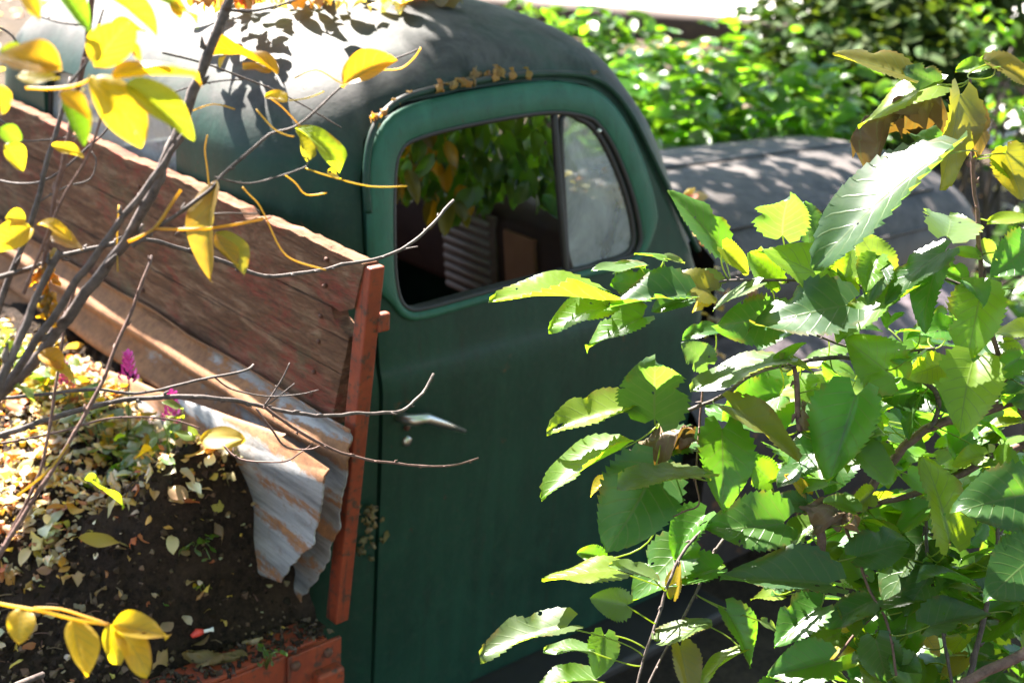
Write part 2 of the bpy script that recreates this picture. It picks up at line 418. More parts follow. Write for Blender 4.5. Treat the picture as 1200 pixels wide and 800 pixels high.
# pale path: a sheet a few mm over the ground, with ragged edges
def on_path(x, y):
    b = beyond(x, y) + .25 * noise.noise(V((x * .8, y * .8, 5)))
    if b > .12 and b < 7: return True
    px, py, d = proj(V((x, y, terr(x, y))))
    return False
RIGHT_A = onZ(1165, 215, .2)
def on_right(x, y):
    s = (V((x, y, 0)) - V((RIGHT_A.x, RIGHT_A.y, 0)))
    q = s.dot(RX.normalized()); b = beyond(x, y)
    return q > -.15 + .12 * noise.noise(V((x * 1.3, y * 1.3, 9))) and q < 3.2 and b < .5 and b > -7
mb = MB(); st = .12
cells = {}
def pv(i, j):
    if (i, j) not in cells:
        x, y = i * st, j * st; cells[(i, j)] = len(mb.v); mb.v.append(V((x, y, terr(x, y) + .035))); mb.uv.append((0, 0)); mb.c.append((1, 1, 1))
    return cells[(i, j)]
for i in range(-20, 170):
    for j in range(-10, 170):
        x, y = (i + .5) * st, (j + .5) * st
        if on_path(x, y) or on_right(x, y): mb.f.append((pv(i, j), pv(i + 1, j), pv(i + 1, j + 1), pv(i, j + 1)))
tag(mb.build('path', M_stone), kind='structure')
# timber edging
L0 = TIMB_A - tdir * 2.0; L1 = TIMB_B + tdir * 4.5; nseg = 3
root = empty('timber_edging', (L0.x, L0.y, .9), 'dark old timber edging lying along the bright path behind the bush', 'edging')
for k in range(nseg):
    a = L0.lerp(L1, k / nseg); b = L0.lerp(L1, (k + .9995) / nseg)
    P = []
    for i in range(13):
        t = i / 12; c = a.lerp(b, t); zc = .93
        prof = [(-.10, -.25), (-.115, .0), (-.10, .13), (-.06, .165), (.06, .17), (.10, .13), (.11, -.25)]
        P.append([c + tnor * u * (1 + .05 * noise.noise(c * 3 + V((u, 0, w)))) + V((0, 0, zc - c.z + w + .012 * noise.noise(c * 4 + V((w * 9, u * 9, 0)))))
                  for u, w in prof])
    mb = MB(); mb.grid(P); mb.add(P[0], [tuple(range(7))]); mb.add(P[-1], [tuple(range(7))[::-1]])
    mb.build('timber', M_log, root)

# =================================================================== THE TRUCK
truck = empty('pickup_truck', (.8, .8, 0), 'old green pickup truck with an open door window and soil in its bed', 'truck')
RINGS = [  # z, rear x, front x, near y, rear corner radius, front corner radius
    (.28, -.17, 1.04, .004, .22, .08), (.60, -.18, 1.04, -.004, .22, .08), (.95, -.18, 1.04, -.012, .22, .08), (1.09, -.18, 1.035, -.013, .22, .08),
    (1.137, -.18, 1.03, -.009, .22, .08), (1.170, -.18, 1.02, .000, .22, .08), (1.25, -.18, 1.00, .008, .23, .08), (1.40, -.177, .935, .026, .25, .08),
    (1.54, -.178, .87, .045, .26, .09), (1.60, -.170, .835, .056, .28, .10), (1.66, -.142, .80, .072, .30, .13), (1.715, -.092, .765, .094, .32, .16),
    (1.762, -.015, .72, .135, .33, .20), (1.798, .065, .655, .205, .32, .22), (1.824, .15, .56, .33, .28, .18), (1.838, .22, .44, .51, .12, .08)]
def ring_at(u):
    i = min(int(u), len(RINGS) - 2); t = u - i
    a = RINGS[max(0, i - 1)]; b = RINGS[i]; c = RINGS[i + 1]; d = RINGS[min(len(RINGS) - 1, i + 2)]
    return [0.5 * (2 * b[k] + (c[k] - a[k]) * t + (2 * a[k] - 5 * b[k] + 4 * c[k] - d[k]) * t * t + (3 * b[k] - a[k] - 3 * c[k] + d[k]) * t ** 3) for k in range(6)]
def side_y(z):
    for i in range(len(RINGS) - 1):
        if RINGS[i][0] <= z <= RINGS[i + 1][0]:
            lo, hi = 0., 1.
            for _ in range(18):
                m = (lo + hi) / 2
                if ring_at(i + m)[0] < z: lo = m
                else: hi = m
            return ring_at(i + lo)[3]
    return RINGS[0][3] if z < RINGS[0][0] else .5
def onside(px, py, off=0.0):
    y = 0.0
    for _ in range(12): y = side_y(onY(px, py, y - off).z)
    return onY(px, py, y - off)
def shell_rings(off, zmin=None, n=10):
    out = []
    steps = (len(RINGS) - 1) * 4
    for q in range(steps + 1):
        z, xr, xf, yn, rr, rf = ring_at(min(q / 4, len(RINGS) - 1.0001))
        # offset outwards (off > 0) along the surface normal, roughly
        z2, xr2, xf2, yn2, _, _ = ring_at(min(q / 4 + .05, len(RINGS) - 1)) if q < steps else (z + .0001, xr + .02, xf - .02, yn + .03, 0, 0)
        dz = max(1e-5, z2 - z); slope = (yn2 - yn) / dz; nz = slope / math.hypot(1, slope); ny = 1 / math.hypot(1, slope)
        z += off * nz; xr -= off * ny; xf += off * ny; yn -= off * ny; yf = 1.6 - yn
        hx = (xf - xr) / 2; hy = (yf - yn) / 2
        rr = min(max(rr + off, .02), hx * .98, hy * .98); rf = min(max(rf + off, .02), hx * .98, hy * .98)
        P = []
        for cx, cy, r, a0 in ((xf - rf, yn + rf, rf, -90), (xf - rf, yf - rf, rf, 0), (xr + rr, yf - rr, rr, 90), (xr + rr, yn + rr, rr, 180)):
            for k in range(n + 1):
                an = math.radians(a0 + 90 * k / n); P.append(V((cx + r * math.cos(an), cy + r * math.sin(an), z)))
        # straight runs subdivided
        Q = []
        for c in range(4):
            arc = P[c * (n + 1):(c + 1) * (n + 1)]; nxt = P[((c + 1) % 4) * (n + 1)]
            Q += arc
            for k in range(1, 12): Q.append(arc[-1].lerp(nxt, k / 12))
        out.append(Q)
    return out
def shell_mesh(o_out, o_in):
    mb = MB(); A = shell_rings(o_out); B = shell_rings(o_in); c = len(A[0])
    mb.grid(A, True); nA = len(mb.v); mb.grid(B, True)
    nb = len(mb.v); rows = len(A)
    mb.f = [f if max(f) < nA else f[::-1] for f in mb.f]
    for j in range(c):
        k = (j + 1) % c; mb.f.append((k, j, nA + j, nA + k))
    top = [(rows - 1) * c + j for j in range(c)]; topb = [nA + (rows - 1) * c + j for j in range(c)]
    ca = sum((mb.v[i] for i in top), V((0, 0, 0))) / c + V((0, 0, .001)); cb = sum((mb.v[i] for i in topb), V((0, 0, 0))) / c
    mb.v += [ca, cb]; mb.uv += [(0, 0)] * 2; mb.c += [(1, 1, 1)] * 2
    for j in range(c):
        k = (j + 1) % c; mb.f.append((top[j], top[k], nb)); mb.f.append((topb[k], topb[j], nb + 1))
    return mb
def prism(poly, axis_, lo, hi):
    """a closed prism over a 2D outline; axis_ 'Y': outline in (x, z); 'X': outline in (y, z)"""
    mb = MB(); n = len(poly)
    mk = (lambda p, h: V((p[0], h, p[1]))) if axis_ == 'Y' else (lambda p, h: V((h, p[0], p[1])))
    mb.add([mk(p, lo) for p in poly] + [mk(p, hi) for p in poly], [(i, (i + 1) % n, n + (i + 1) % n, n + i) for i in range(n)] + [tuple(range(n))[::-1], tuple(range(n, 2 * n))])
    return mb
def solid_obj(mb):
    me = bpy.data.meshes.new('tmp'); me.from_pydata([tuple(p) for p in mb.v], [], mb.f)
    bm = bmesh.new(); bm.from_mesh(me); bmesh.ops.remove_doubles(bm, verts=bm.verts, dist=1e-6); bmesh.ops.recalc_face_normals(bm, faces=bm.faces); bm.to_mesh(me); bm.free()
    o = bpy.data.objects.new('tmp', me); COL.objects.link(o); return o
def boolean(base, cutters):
    for op, mbc in cutters:
        c = solid_obj(mbc); m = base.modifiers.new('b', 'BOOLEAN'); m.operation = op; m.object = c; m.solver = 'EXACT'
        dg = bpy.context.evaluated_depsgraph_get(); me = bpy.data.meshes.new_from_object(base.evaluated_get(dg))
        base.modifiers.clear(); old = base.data; base.data = me; bpy.data.meshes.remove(old)
        cm = c.data; bpy.data.objects.remove(c); bpy.data.meshes.remove(cm)
    me = base.data; bpy.data.objects.remove(base); return me
def finish(me, name, mat, parent, angle=32):
    me.name = name; me.materials.clear(); me.materials.append(mat)
    bm = bmesh.new(); bm.from_mesh(me)
    for e in bm.edges:
        if len(e.link_faces) == 2 and e.calc_face_angle(0) > math.radians(angle): e.smooth = False
    bm.to_mesh(me); bm.free()
    return link(name, me, parent, True)
def xz(pts, off=0.0): return [(p.x, p.z) for p in (onside(a, b, off) for a, b in pts)]
def round_poly(P, n=4):
    """closed Catmull-Rom through the points"""
    out = []; N = len(P)
    for i in range(N):
        a, b, c, d = (V((*P[(i + k) % N], 0)) for k in (-1, 0, 1, 2))
        for k in range(n):
            t = k / n; q = 0.5 * (2 * b + (c - a) * t + (2 * a - 5 * b + 4 * c - d) * t * t + (3 * b - a - 3 * c + d) * t ** 3); out.append((q.x, q.y))
    return out
DOOR_TOP = [(446, 372), (431, 290), (428, 215), (434, 168), (450, 138), (480, 120), (540, 106), (600, 97), (650, 94), (686, 99), (710, 113), (733, 143), (757, 190), (785, 248), (812, 300)]
door_top = xz(DOOR_TOP)
door_poly = [(.012, .30), (.004, .7), (.0, 1.0)] + [(x if i else -.004, z) for i, (x, z) in enumerate(door_top)] + [(1.005, 1.18), (1.012, 1.0), (1.012, .6), (.98, .36), (.94, .30)]
WIN = [(458, 215), (458, 300), (463, 345), (476, 363), (500, 362), (570, 343), (660, 321), (733, 303), (747, 291), (750, 272), (741, 228), (722, 178), (702, 146), (684, 134), (640, 129), (560, 141), (490, 158), (465, 176)]
win_poly = round_poly(xz(WIN))
SILL = .004
rear_win = [(.48 + .64 * u, z) for u, z in ((.08, 1.37), (.92, 1.37), (1, 1.40), (1, 1.54), (.95, 1.585), (.85, 1.60), (.15, 1.60), (.05, 1.585), (0, 1.54), (0, 1.40))]
wind = [(.16, 1.30), (1.44, 1.30), (1.47, 1.34), (1.44, 1.56), (1.36, 1.62), (.24, 1.62), (.16, 1.56), (.13, 1.34)]
far_poly = door_poly
cab = boolean(solid_obj(shell_mesh(0, -.03)), [('DIFFERENCE', prism(door_poly, 'Y', -.2, .25)), ('DIFFERENCE', prism(win_poly, 'Y', 1.3, 1.8)),
                                                ('DIFFERENCE', prism(rear_win, 'X', -.4, .03)), ('DIFFERENCE', prism(wind, 'X', .75, 1.3))])
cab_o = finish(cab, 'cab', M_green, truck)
cx_, cz_ = .5, 1.0
inner = [(x + (cx_ - x) * .009 + 0.0, z + (cz_ - z) * .006) for x, z in door_poly]
door = boolean(solid_obj(shell_mesh(.006, -.035)), [('INTERSECT', prism(inner, 'Y', -.2, .25)), ('DIFFERENCE', prism(win_poly, 'Y', -.3, .35))])
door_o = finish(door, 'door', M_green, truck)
# window surround: the door's raised paler frame band above the belt line
def side_pt(x, z, off): return V((x, side_y(z) - off, z))
def offset_poly(P, d):
    n = len(P); out = []
    for i in range(n):
        a = V((*P[i - 1], 0)); c = V((*P[(i + 1) % n], 0)); t = (c - a).normalized(); nn = V((t.y, -t.x, 0))
        out.append((P[i][0] + nn.x * d, P[i][1] + nn.y * d))
    return out
area = sum(win_poly[i - 1][0] * win_poly[i][1] - win_poly[i][0] * win_poly[i - 1][1] for i in range(len(win_poly)))
sg = 1 if area > 0 else -1
mb = MB(); rows = []
for d, off in ((-.002, -.012), (-.002, .008), (.004, .0125), (.030, .0135), (.050, .0135), (.058, .010), (.060, .004)):
    row = []
    for i, (x, z) in enumerate(offset_poly(win_poly, sg * d)):
        # only the sides and the top carry a broad band; along the sill it dies away into the panel
        base = win_poly[i]; low = smoothstep(1.36, 1.29, base[1]); k = 1 - .72 * low if d > 0.004 else 1
        xx = base[0] + (x - base[0]) * k; zz = base[1] + (z - base[1]) * k
        row.append(side_pt(xx, min(zz, 1.70), off if d < .02 else off))
    rows.append(row)
mb.grid(rows, True); mb.build('window_surround', M_frame, door_o)
def loop3(poly, off): return [side_pt(x, z, off) for x, z in poly]
mb = MB(); mb.tube(loop3(offset_poly(win_poly, -sg * .004), .004), .0065, 6, True); mb.build('window_seal', M_rubber, door_o)
# vent window: division bar, dark channel, dusty pane
bar = [onside(649, 131, .0), onside(656, 230, .0), onside(664, 323, .0)]
mb = MB(); mb.tube(smooth_path(bar, 6), .0085, 8); vent = mb.build('division_bar', M_rubber, door_o)
VP = [(658, 140), (661, 240), (669, 314), (700, 309), (728, 301), (740, 290), (742, 270), (733, 228), (715, 182), (697, 152), (682, 141)]
vp = round_poly(xz(VP), 3)
mb = MB(); pv_ = loop3(vp, -.004); n = len(pv_); c = sum(pv_, V((0, 0, 0))) / n
mb.add(pv_ + [c], [(i, (i + 1) % n, n) for i in range(n)]); mb.build('vent_pane', M_glass, door_o, False, solid=.004)
mb = MB(); mb.tube(loop3(vp, -.002), .0075, 6, True); mb.build('vent_frame', M_rubber, door_o)
p = onside(700, 152, .006); mb = MB(); mb.tube([p, p + V((.004, -.008, -.004))], [.006, .004], 8); mb.build('vent_hinge', M_chrome, door_o)
# rain gutter over the door and the dark gap below it
gut = [side_pt(x, z, .0) for x, z in xz([(429, 250), (426, 212), (431, 164), (447, 133), (478, 113), (540, 99), (600, 90), (652, 87), (690, 92), (715, 107), (739, 139), (763, 187), (791, 246), (815, 294)])]
g2 = smooth_path([p + V((0, -.008, .003)) for p in gut], 5)
mb = MB(); mb.tube(g2, .0075, 7); mb.build('drip_rail', M_green, cab_o)
# handle, lock, button
hb = onside(468, 487, .010); he = onside(545, 505, .035); hm = onside(500, 490, .05)
mb = MB(); mb.tube([hb + V((0, .02, 0)), hb + V((0, -.022, .0)), hm + V((-.03, -.0, .004)), hm, hm.lerp(he, .5) + V((0, -.004, .001)), he], [.012, .012, .0125, .0115, .0085, .004], 10)
M_ = mb.build('handle', M_chrome, door_o)
for k, (px, py, rr, m) in enumerate(((476, 516, .009, M_chrome), (476, 500, .006, M_bolt))):
    p = onside(px, py, .006); mb = MB(); mb.tube([p + V((0, .01, 0)), p + V((0, -.006, 0)), p + V((0, -.008, 0))], [rr * 1.3, rr * 1.2, rr * .6], 12); mb.build('lock', m, door_o)
# lower hinge-side debris patch (torn weatherstrip in the door gap)
mb = MB()
for _ in range(26):
    p = onside(random.gauss(433, 9), random.uniform(590, 655), .012)
    leaf_geom(mb, p, V((random.uniform(-1, 1), random.uniform(-.4, .1), random.uniform(-1, 1))), V((0, -1, .3)), random.uniform(.012, .028), .014, 'dead', jit((.14, .085, .04), .5), rows=5, cols=2)
tag(mb.build('leaf_debris', M_litter), 'dry leaf crumbs caught in the gap behind the door edge', 'debris', kind='stuff')
# --- inside the cab
mb = MB(); mb.box((.43, .8, .42), (1.1, 1.5, .04)); mb.build('floor_pan', M_dark, cab_o, False)
mb = MB(); mb.box((.14, .8, .72), (.42, 1.36, .2)); mb.box((-.06, .8, 1.02), (.13, 1.36, .5), Matrix.Rotation(math.radians(-9), 3, 'Y')); mb.build('seat', M_seat, cab_o, True, .05)
mb = MB(); P = []
for y in (.06, .4, .8, 1.2, 1.54): P.append([V((.98, y, 1.30)), V((.80, y, 1.30)), V((.745, y, 1.27)), V((.74, y, 1.22)), V((.775, y, 1.03)), V((.80, y, 1.00)), V((.98, y, .98))])
mb.grid(P); dash = mb.build('dashboard', M_dark, cab_o, True)
def dash_pt(y, z): return V((.728 + (1.25 - z) * .14, y, z))
def dpanel(name, y0, y1, z0, z1, mat, th=.02):
    mb = MB(); a, b, c_, d = dash_pt(y0, z0), dash_pt(y1, z0), dash_pt(y1, z1), dash_pt(y0, z1); o = V((th, 0, 0))
    mb.add([a, b, c_, d, a + o, b + o, c_ + o, d + o], [(0, 1, 2, 3), (4, 7, 6, 5), (0, 4, 5, 1), (1, 5, 6, 2), (2, 6, 7, 3), (3, 7, 4, 0)])
    return mb.build(name, mat, dash, False, .004)
dpanel('glove_box', .335, .455, 1.04, 1.235, M_glove)
gp = dpanel('speaker_grille', .49, .71, 1.00, 1.255, M_trim)
mb = MB()
for k in range(9):
    z = 1.018 + k * .027; a = dash_pt(.505, z); b = dash_pt(.695, z); mb.tube([a + V((-.006, 0, 0)), b + V((-.006, 0, 0))], .0065, 6)
mb.build('grille_bars', M_grille, gp)
mb = MB(); cw = V((.52, 1.2, 1.20)); ux = V((.35, 0, .94)).normalized(); uy = V((0, 1, 0))
mb.tube([cw + ux * .2 * math.cos(a) + uy * .2 * math.sin(a) for a in [i * math.pi / 16 for i in range(32)]], .012, 7, True)
for a in (0, 2.1, 4.2): mb.tube([cw, cw + ux * .2 * math.cos(a) + uy * .2 * math.sin(a)], .008, 6)
mb.tube([cw, cw + V((.3, 0, -.35))], .02, 8); mb.build('steering_wheel', M_rubber, cab_o)
# glass of the rear window
mb = MB(); n = len(rear_win); mb.add([V((-.163 + (z - 1.4) * .06, y, z)) for y, z in rear_win], [tuple(range(n))]); mb.build('rear_window', M_glass, cab_o, False, solid=.004)
mb = MB(); mb.tube([V((-.171 + (z - 1.4) * .09, y, z)) for y, z in round_poly(rear_win, 2)], .009, 6, True); mb.build('rear_window_seal', M_rubber, cab_o)
# --- hood, cowl, fender, running board, wheels
def hood_sec(x):
    t = (x - .98) / 2.02; ry = .60 - .08 * t; rz = .36; cy = .76; zt = 1.235 - .045 * t
    k = 1.0 if t < .86 else math.sqrt(max(.02, 1 - ((t - .86) / .145) ** 2.4))
    out = []
    for q in range(25):
        a = math.pi * q / 24; u = -math.cos(a); out.append(V((x, cy + ry * (.55 + .45 * k) * math.copysign(abs(u) ** .85, u), zt - rz + rz * k * math.sin(a) ** .62)))
    return [V((x, out[0].y + .02, zt - rz - .03))] + out + [V((x, out[-1].y - .02, zt - rz - .03))]
mb = MB(); mb.grid([hood_sec(.98 + 2.02 * i / 40) for i in range(41)]); e = hood_sec(3.0); mb.add(e, [tuple(range(len(e)))]); hood_o = mb.build('hood', M_hood, truck)
mb = MB(); seam = [V((x, .76, 1.235 - .045 * (x - .98) / 2.02 + .001)) for x in [1.0 + 1.72 * i / 12 for i in range(13)]]
mb.tube(seam, .008, 6); mb.build('hood_seam', M_rubber, hood_o)
for qi in (4, 7):
    mb = MB(); mb.tube([hood_sec(x)[qi] + V((0, -.003, .003)) for x in [1.05 + 1.6 * i / 16 for i in range(17)]], .006, 6); mb.build('hood_moulding', M_hood, hood_o)
def fender(sign):
    P = []
    for i in range(29):
        t = i / 28; x = 1.0 + 1.95 * t
        top = .88 + .05 * math.sin(math.pi * min(1, t * 1.1)) - (0 if t < .72 else ((t - .72) / .28) ** 2.4 * .42)
        half = .235 * (1 if t < .8 else math.sqrt(max(.02, 1 - ((t - .8) / .2) ** 2 * .75)))
        half *= .9 + .1 * smoothstep(0, .3, t)
        cy = .13
        row = [V((x, cy - half, top - .52))]
        for k in range(13):
            an = math.pi * (1 - k / 12); row.append(V((x, cy + half * math.cos(an) * (1.0), top - .20 + .20 * math.sin(an) ** .9)))
        row.append(V((x, cy + half + .05, top - .30)))
        P.append([V((p.x, p.y if sign > 0 else 1.6 - p.y, p.z)) for p in row])
    mb = MB(); mb.grid(P); mb.add(P[-1], [tuple(range(len(P[-1])))]); return mb.build('fender', M_fender, truck)
f1 = fender(1); f2 = fender(-1)
mb = MB(); P = []
for i in range(9):
    t = i / 8; y = .05 + 1.5 * t; c = 1 - abs(2 * t - 1) ** 3
    P.append([V((.97 - .0 * c, y, 1.27)), V((1.02 + .02 * c, y, 1.27 + .01 * c)), V((1.10, y, 1.20 + .045 * c)), V((1.14, y, .98))])
mb.grid(P); mb.build('cowl', M_fender, truck)
mb = MB(); mb.box((.55, -.03, .27), (1.1, .26, .035)); mb.build('running_board', M_rubber, truck, False, .01)
mb = MB(); mb.box((1.0, .45, .42), (3.6, .07, .13)); mb.build('chassis_rail', M_rubber, truck, False, .01)
mb = MB(); mb.box((1.0, 1.15, .42), (3.6, .07, .13)); mb.build('chassis_rail', M_rubber, truck, False, .01)
def wheel(x, y):
    mb = MB(); prof = [(.20, -.09), (.34, -.10), (.375, -.075), (.385, 0), (.375, .075), (.34, .10), (.20, .09)]
    mb.grid([[V((x + r * math.cos(a), y + w, .385 + r * math.sin(a))) for r, w in prof] for a in [2 * math.pi * i / 32 for i in range(33)]])
    ty = mb.build('tyre', M_rubber, truck)
    mb = MB(); prof = [(.0, -.02), (.06, -.05), (.08, -.01), (.16, -.02), (.19, -.07), (.21, -.09)]
    mb.grid([[V((x + r * math.cos(a), y + w, .385 + r * math.sin(a))) for r, w in prof] for a in [2 * math.pi * i / 24 for i in range(25)]])
    mb.build('rim', M_frame, truck)
wheel(2.0, .13); wheel(2.0, 1.47); wheel(-1.3, .1); wheel(-1.3, 1.5)
# --- cargo bed
bed_y0 = -.2
mb = MB(); mb.box((-1.235, .72, .60), (2.0, 1.8, .04)); mb.build('bed_floor', M_wood, truck, False)
def rail_part(name, c, s, mat=M_orange, par=None, bv=.004):
    mb = MB(); mb.box(c, s); return mb.build(name, mat, par or truck, False, bv)
rl = rail_part('bed_rail', (-1.25, -.19, .685), (2.0, .02, .10))
rail_part('rail_flange', (-1.262, -.166, .741), (1.97, .07, .008), M_orange, rl, .002)
rail_part('rail_end_plate', (-.285, -.2045, .69), (.12, .008, .088), M_orange, rl, .002)
rail_part('stake_pocket', (-.262, -.217, .655), (.06, .032, .055), M_orange, rl, .006)
for x, z in ((-.258, .712), (-.33, .712), (-.47, .70)):
    mb = MB(); mb.tube([V((x, -.2, z)), V((x, -.214, z)), V((x, -.217, z))], [.010, .010, .006], 8); mb.build('bolt', M_bolt, rl)
rail_part('bed_rail', (-1.25, 1.63, .685), (2.0, .02, .10)); rail_part('bed_tail_rail', (-2.25, .72, .685), (.02, 1.8, .10))
# corner post, flaring outwards towards its top
a = V((-.207, -.166, .745)); b = V((-.207, -.246, 1.487))
mb = MB(); hw = .0165; hd = .015
P = []
for q in (a, b):
    P += [q + V((-hd, -hw * 1.1, 0)), q + V((hd, -hw * 1.1, 0)), q + V((hd, hw, 0)), q + V((-hd, hw, 0))]
mb.add(P, [(0, 1, 5, 4), (1, 2, 6, 5), (2, 3, 7, 6), (3, 0, 4, 7), (4, 5, 6, 7), (3, 2, 1, 0)]); post = mb.build('corner_post', M_orange, truck, False, .003)
p = onX(453, 378, -.18); mb = MB(); mb.box(p + V((-.004, .008, 0)), (.026, .016, .034)); mb.build('latch_block', M_orange, post, False, .004)
# headboard: three weathered boards, split ends
hb_o = None
def plank_edge(z):  # the outer end, following the post
    return -.160 - (z - 1.16) * .262
for k, (z0, z1) in enumerate(((1.157, 1.268), (1.2705, 1.385), (1.3875, 1.490))):
    ny, nz = 90, 6; mb = MB(); F_ = []; B_ = []
    for i in range(nz + 1):
        z = z0 + (z1 - z0) * i / nz; rowf = []; rowb = []
        for j in range(ny + 1):
            t = j / ny; y0 = plank_edge(z)
            if k == 1 and i in (5, 6): y0 += .05 + .015 * (i == 6)
            if k == 2 and i == 0: y0 += .035
            y = y0 + (1.75 - y0) * t ** 1.3
            zz = z
            if i == nz and k == 2: zz += .006 * noise.noise(V((y * 22, 0, 1))) + .005 * noise.noise(V((y * 70, 0, 2))) - (.012 if .10 < y < .15 else 0) + .0
            elif i in (0, nz): zz += .0016 * noise.noise(V((y * 30, k, i)))
            xo = .004 * noise.noise(V((y * 6, z * 20, k)))
            rowf.append(V((-.225 + xo, y, zz))); rowb.append(V((-.193, y, zz)))
        F_.append(rowf); B_.append(rowb)
    mb.grid(F_); nF = len(mb.v); mb.grid(B_); c = ny + 1
    mb.f = [f[::-1] if max(f) < nF else f for f in mb.f]
    for j in range(ny):
        mb.f.append((j, j + 1, nF + j + 1, nF + j)); q = nz * c; mb.f.append((q + j + 1, q + j, nF + q + j, nF + q + j + 1))
    for i in range(nz):
        mb.f.append(((i + 1) * c, i * c, nF + i * c, nF + (i + 1) * c)); q = ny; mb.f.append((i * c + q, (i + 1) * c + q, nF + (i + 1) * c + q, nF + i * c + q))
    mb.build('headboard_plank', M_wood, truck, False)
for y, z in ((-.10, 1.20), (-.105, 1.245), (-.12, 1.31), (-.125, 1.36), (-.135, 1.42), (-.14, 1.47), (.55, 1.21), (.56, 1.33), (.55, 1.44)):
    mb = MB(); mb.tube([V((-.222, y, z)), V((-.229, y, z)), V((-.231, y, z))], [.0045, .0045, .002], 7); mb.build('nail', M_bolt, truck)
for y in (.55, 1.2):
    mb = MB(); mb.box((-.176, y, 1.1), (.033, .07, .72)); mb.build('headboard_stake', M_wood, truck, False, .004)

# corrugated sheets standing against the headboard
def corr(name, x_off, ends, ztop, zbot, lean, label, pitch=.085, amp=.017, curl=.0, drop=0.0):
    nv, nu = 66, 70; P = []
    for i in range(nv + 1):
        v = i / nv; z = ztop + (zbot - ztop) * v
        ye = None
        for (za, ya), (zb, yb) in zip(ends, ends[1:]):
            if za >= z >= zb: ye = ya + (yb - ya) * (za - z) / max(1e-6, za - zb)
        ye = ends[0][1] if ye is None and z > ends[0][0] else (ends[-1][1] if ye is None else ye)
        ye += .008 * noise.noise(V((z * 45, 1, x_off))) + .005 * noise.noise(V((z * 160, 1, x_off)))
        row = []
        for j in range(nu + 1):
            t = j / nu; y = ye + (1.72 - ye) * t ** 1.5
            near = math.exp(-max(0, y - ye) * 9)
            x = x_off - lean * v ** 1.2 + amp * (math.exp(-4.2 * v) if drop else 1) * (1 - (.25 if drop else .85) * near) * math.sin(2 * math.pi * (ztop - z) / pitch) - curl * near * v
            x += .008 * noise.noise(V((y * 5, z * 5, 2)))
            row.append(V((x, y, z + .01 * near * math.sin(v * 9) - drop * max(0, y - ye) ** .9)))
        P.append(row)
    mb = MB(); mb.grid(P)
    return tag(mb.build(name, M_corr, None, True, 0, 0, .0025), label, 'metal sheet')
def ends_from(pts, X): return [(q.z, q.y) for q in (onX(px, py, X) for px, py in pts)]
corr('corrugated_sheet', -.243, ends_from([(396, 470), (405, 500), (408, 545), (402, 595), (388, 645), (370, 685), (350, 716)], -.25), 1.185, .70, .02,
     'rusty corrugated metal sheet against the wooden headboard, its end curling beside the orange post')
corr('corrugated_sheet', -.300, ends_from([(318, 528), (352, 545), (371, 556), (369, 590), (361, 615), (354, 640), (342, 662), (322, 690)], -.335), 1.150, .86, .03,
     'shorter torn corrugated metal strip in front, its bright grey end next to the soil', .21, -.030, .0, .17)

# soil in the bed
def soil_z(x, y):
    k = smoothstep(-.155, .035 + .30 * smoothstep(-.42, -.9, x), y) * (1 - .2 * smoothstep(.9, 1.6, y))
    back = smoothstep(-1.0, -.36, x)
    z = .735 + k * (.07 + .195 * back) + .012 * smoothstep(-.3, -.8, x)
    z += .022 * noise.noise(V((x * 7, y * 7, 0))) + .016 * noise.noise(V((x * 19, y * 19, 4))) + .010 * noise.noise(V((x * 48, y * 48, 8))) + .006 * abs(noise.noise(V((x * 110, y * 110, 2))))
    z += .10 * math.exp(-((x + .42) / .13) ** 2 - ((y - .01) / .085) ** 2)
    if y < -.13: z = min(z, .735)
    return z
mb = MB()
xs = axis(-1.15, -.235, .0062, -2.23, -.23); ys = axis(-.158, .9, .0066, -.158, 1.61)
rows = [[V((x, y, soil_z(x, y))) for x in xs] for y in ys]
mb.grid(rows); tag(mb.build('soil', M_soil), kind='structure')

# =================================================================== PLANTS
def sprig(name, pts, d0, d1, r0, r1, mat, parent, n=6, extra=None):
    """a stem through pixel points, its depth running from d0 to d1"""
    L = len(pts); P = []
    if isinstance(d0, (list, tuple)): ds = d0
    else: ds = [d0 + (d1 - d0) * i / (L - 1) for i in range(L)]
    P = [at(p[0], p[1], d) for p, d in zip(pts, ds)]
    if extra: P = [V(e) for e in extra] + P
    S = smooth_path(P, 5); S = [p + V((noise.noise(p * 40), noise.noise(p * 40 + V((5, 0, 0))), noise.noise(p * 40 + V((0, 7, 0))))) * min(.003, r1 * .8) for p in S]
    rad = lerp_list([r0 * .85, r1 * .85], len(S)); rad = [r * (1 + .16 * noise.noise(p * 55)) for r, p in zip(rad, S)]
    mb = MB(); mb.tube(S, rad, n)
    # buds / nodes
    acc = 0
    for a, b, r in zip(S, S[1:], rad):
        acc += (b - a).length
        if acc > .03 and r < .006:
            acc = 0; q = V((random.uniform(-1, 1), random.uniform(-1, 1), random.uniform(-1, 1))).normalized()
            mb.tube([a, a + q * r * 1.6, a + q * r * 2.6 + (b - a).normalized() * r * 2], [r * .9, r * .8, r * .2], 5)
    mb.build(name, mat, parent)
    return S
def petiole(mb, B, A, stems, L, col=(.16, .20, .05), r=.0011):
    best = None
    for S in stems:
        for p in S:
            q = (p - B).length
            if best is None or q < best[0]: best = (q, p)
    if best is None or best[0] > .16 or best[0] < .004:
        e = B - A * L * .45 + V((0, 0, -.01)); c = B - A * L * .2
    else: e = best[1]; c = (B + e) / 2 - A * best[0] * .35 + V((0, 0, -.012))
    P = [B.lerp(c, t).lerp(c.lerp(e, t), t) for t in [i / 6 for i in range(7)]]
    mb.tube(P, r, 5, col=col)
M_pet = leaf_mat('leaf_stalk', .2, .4, False, .1)

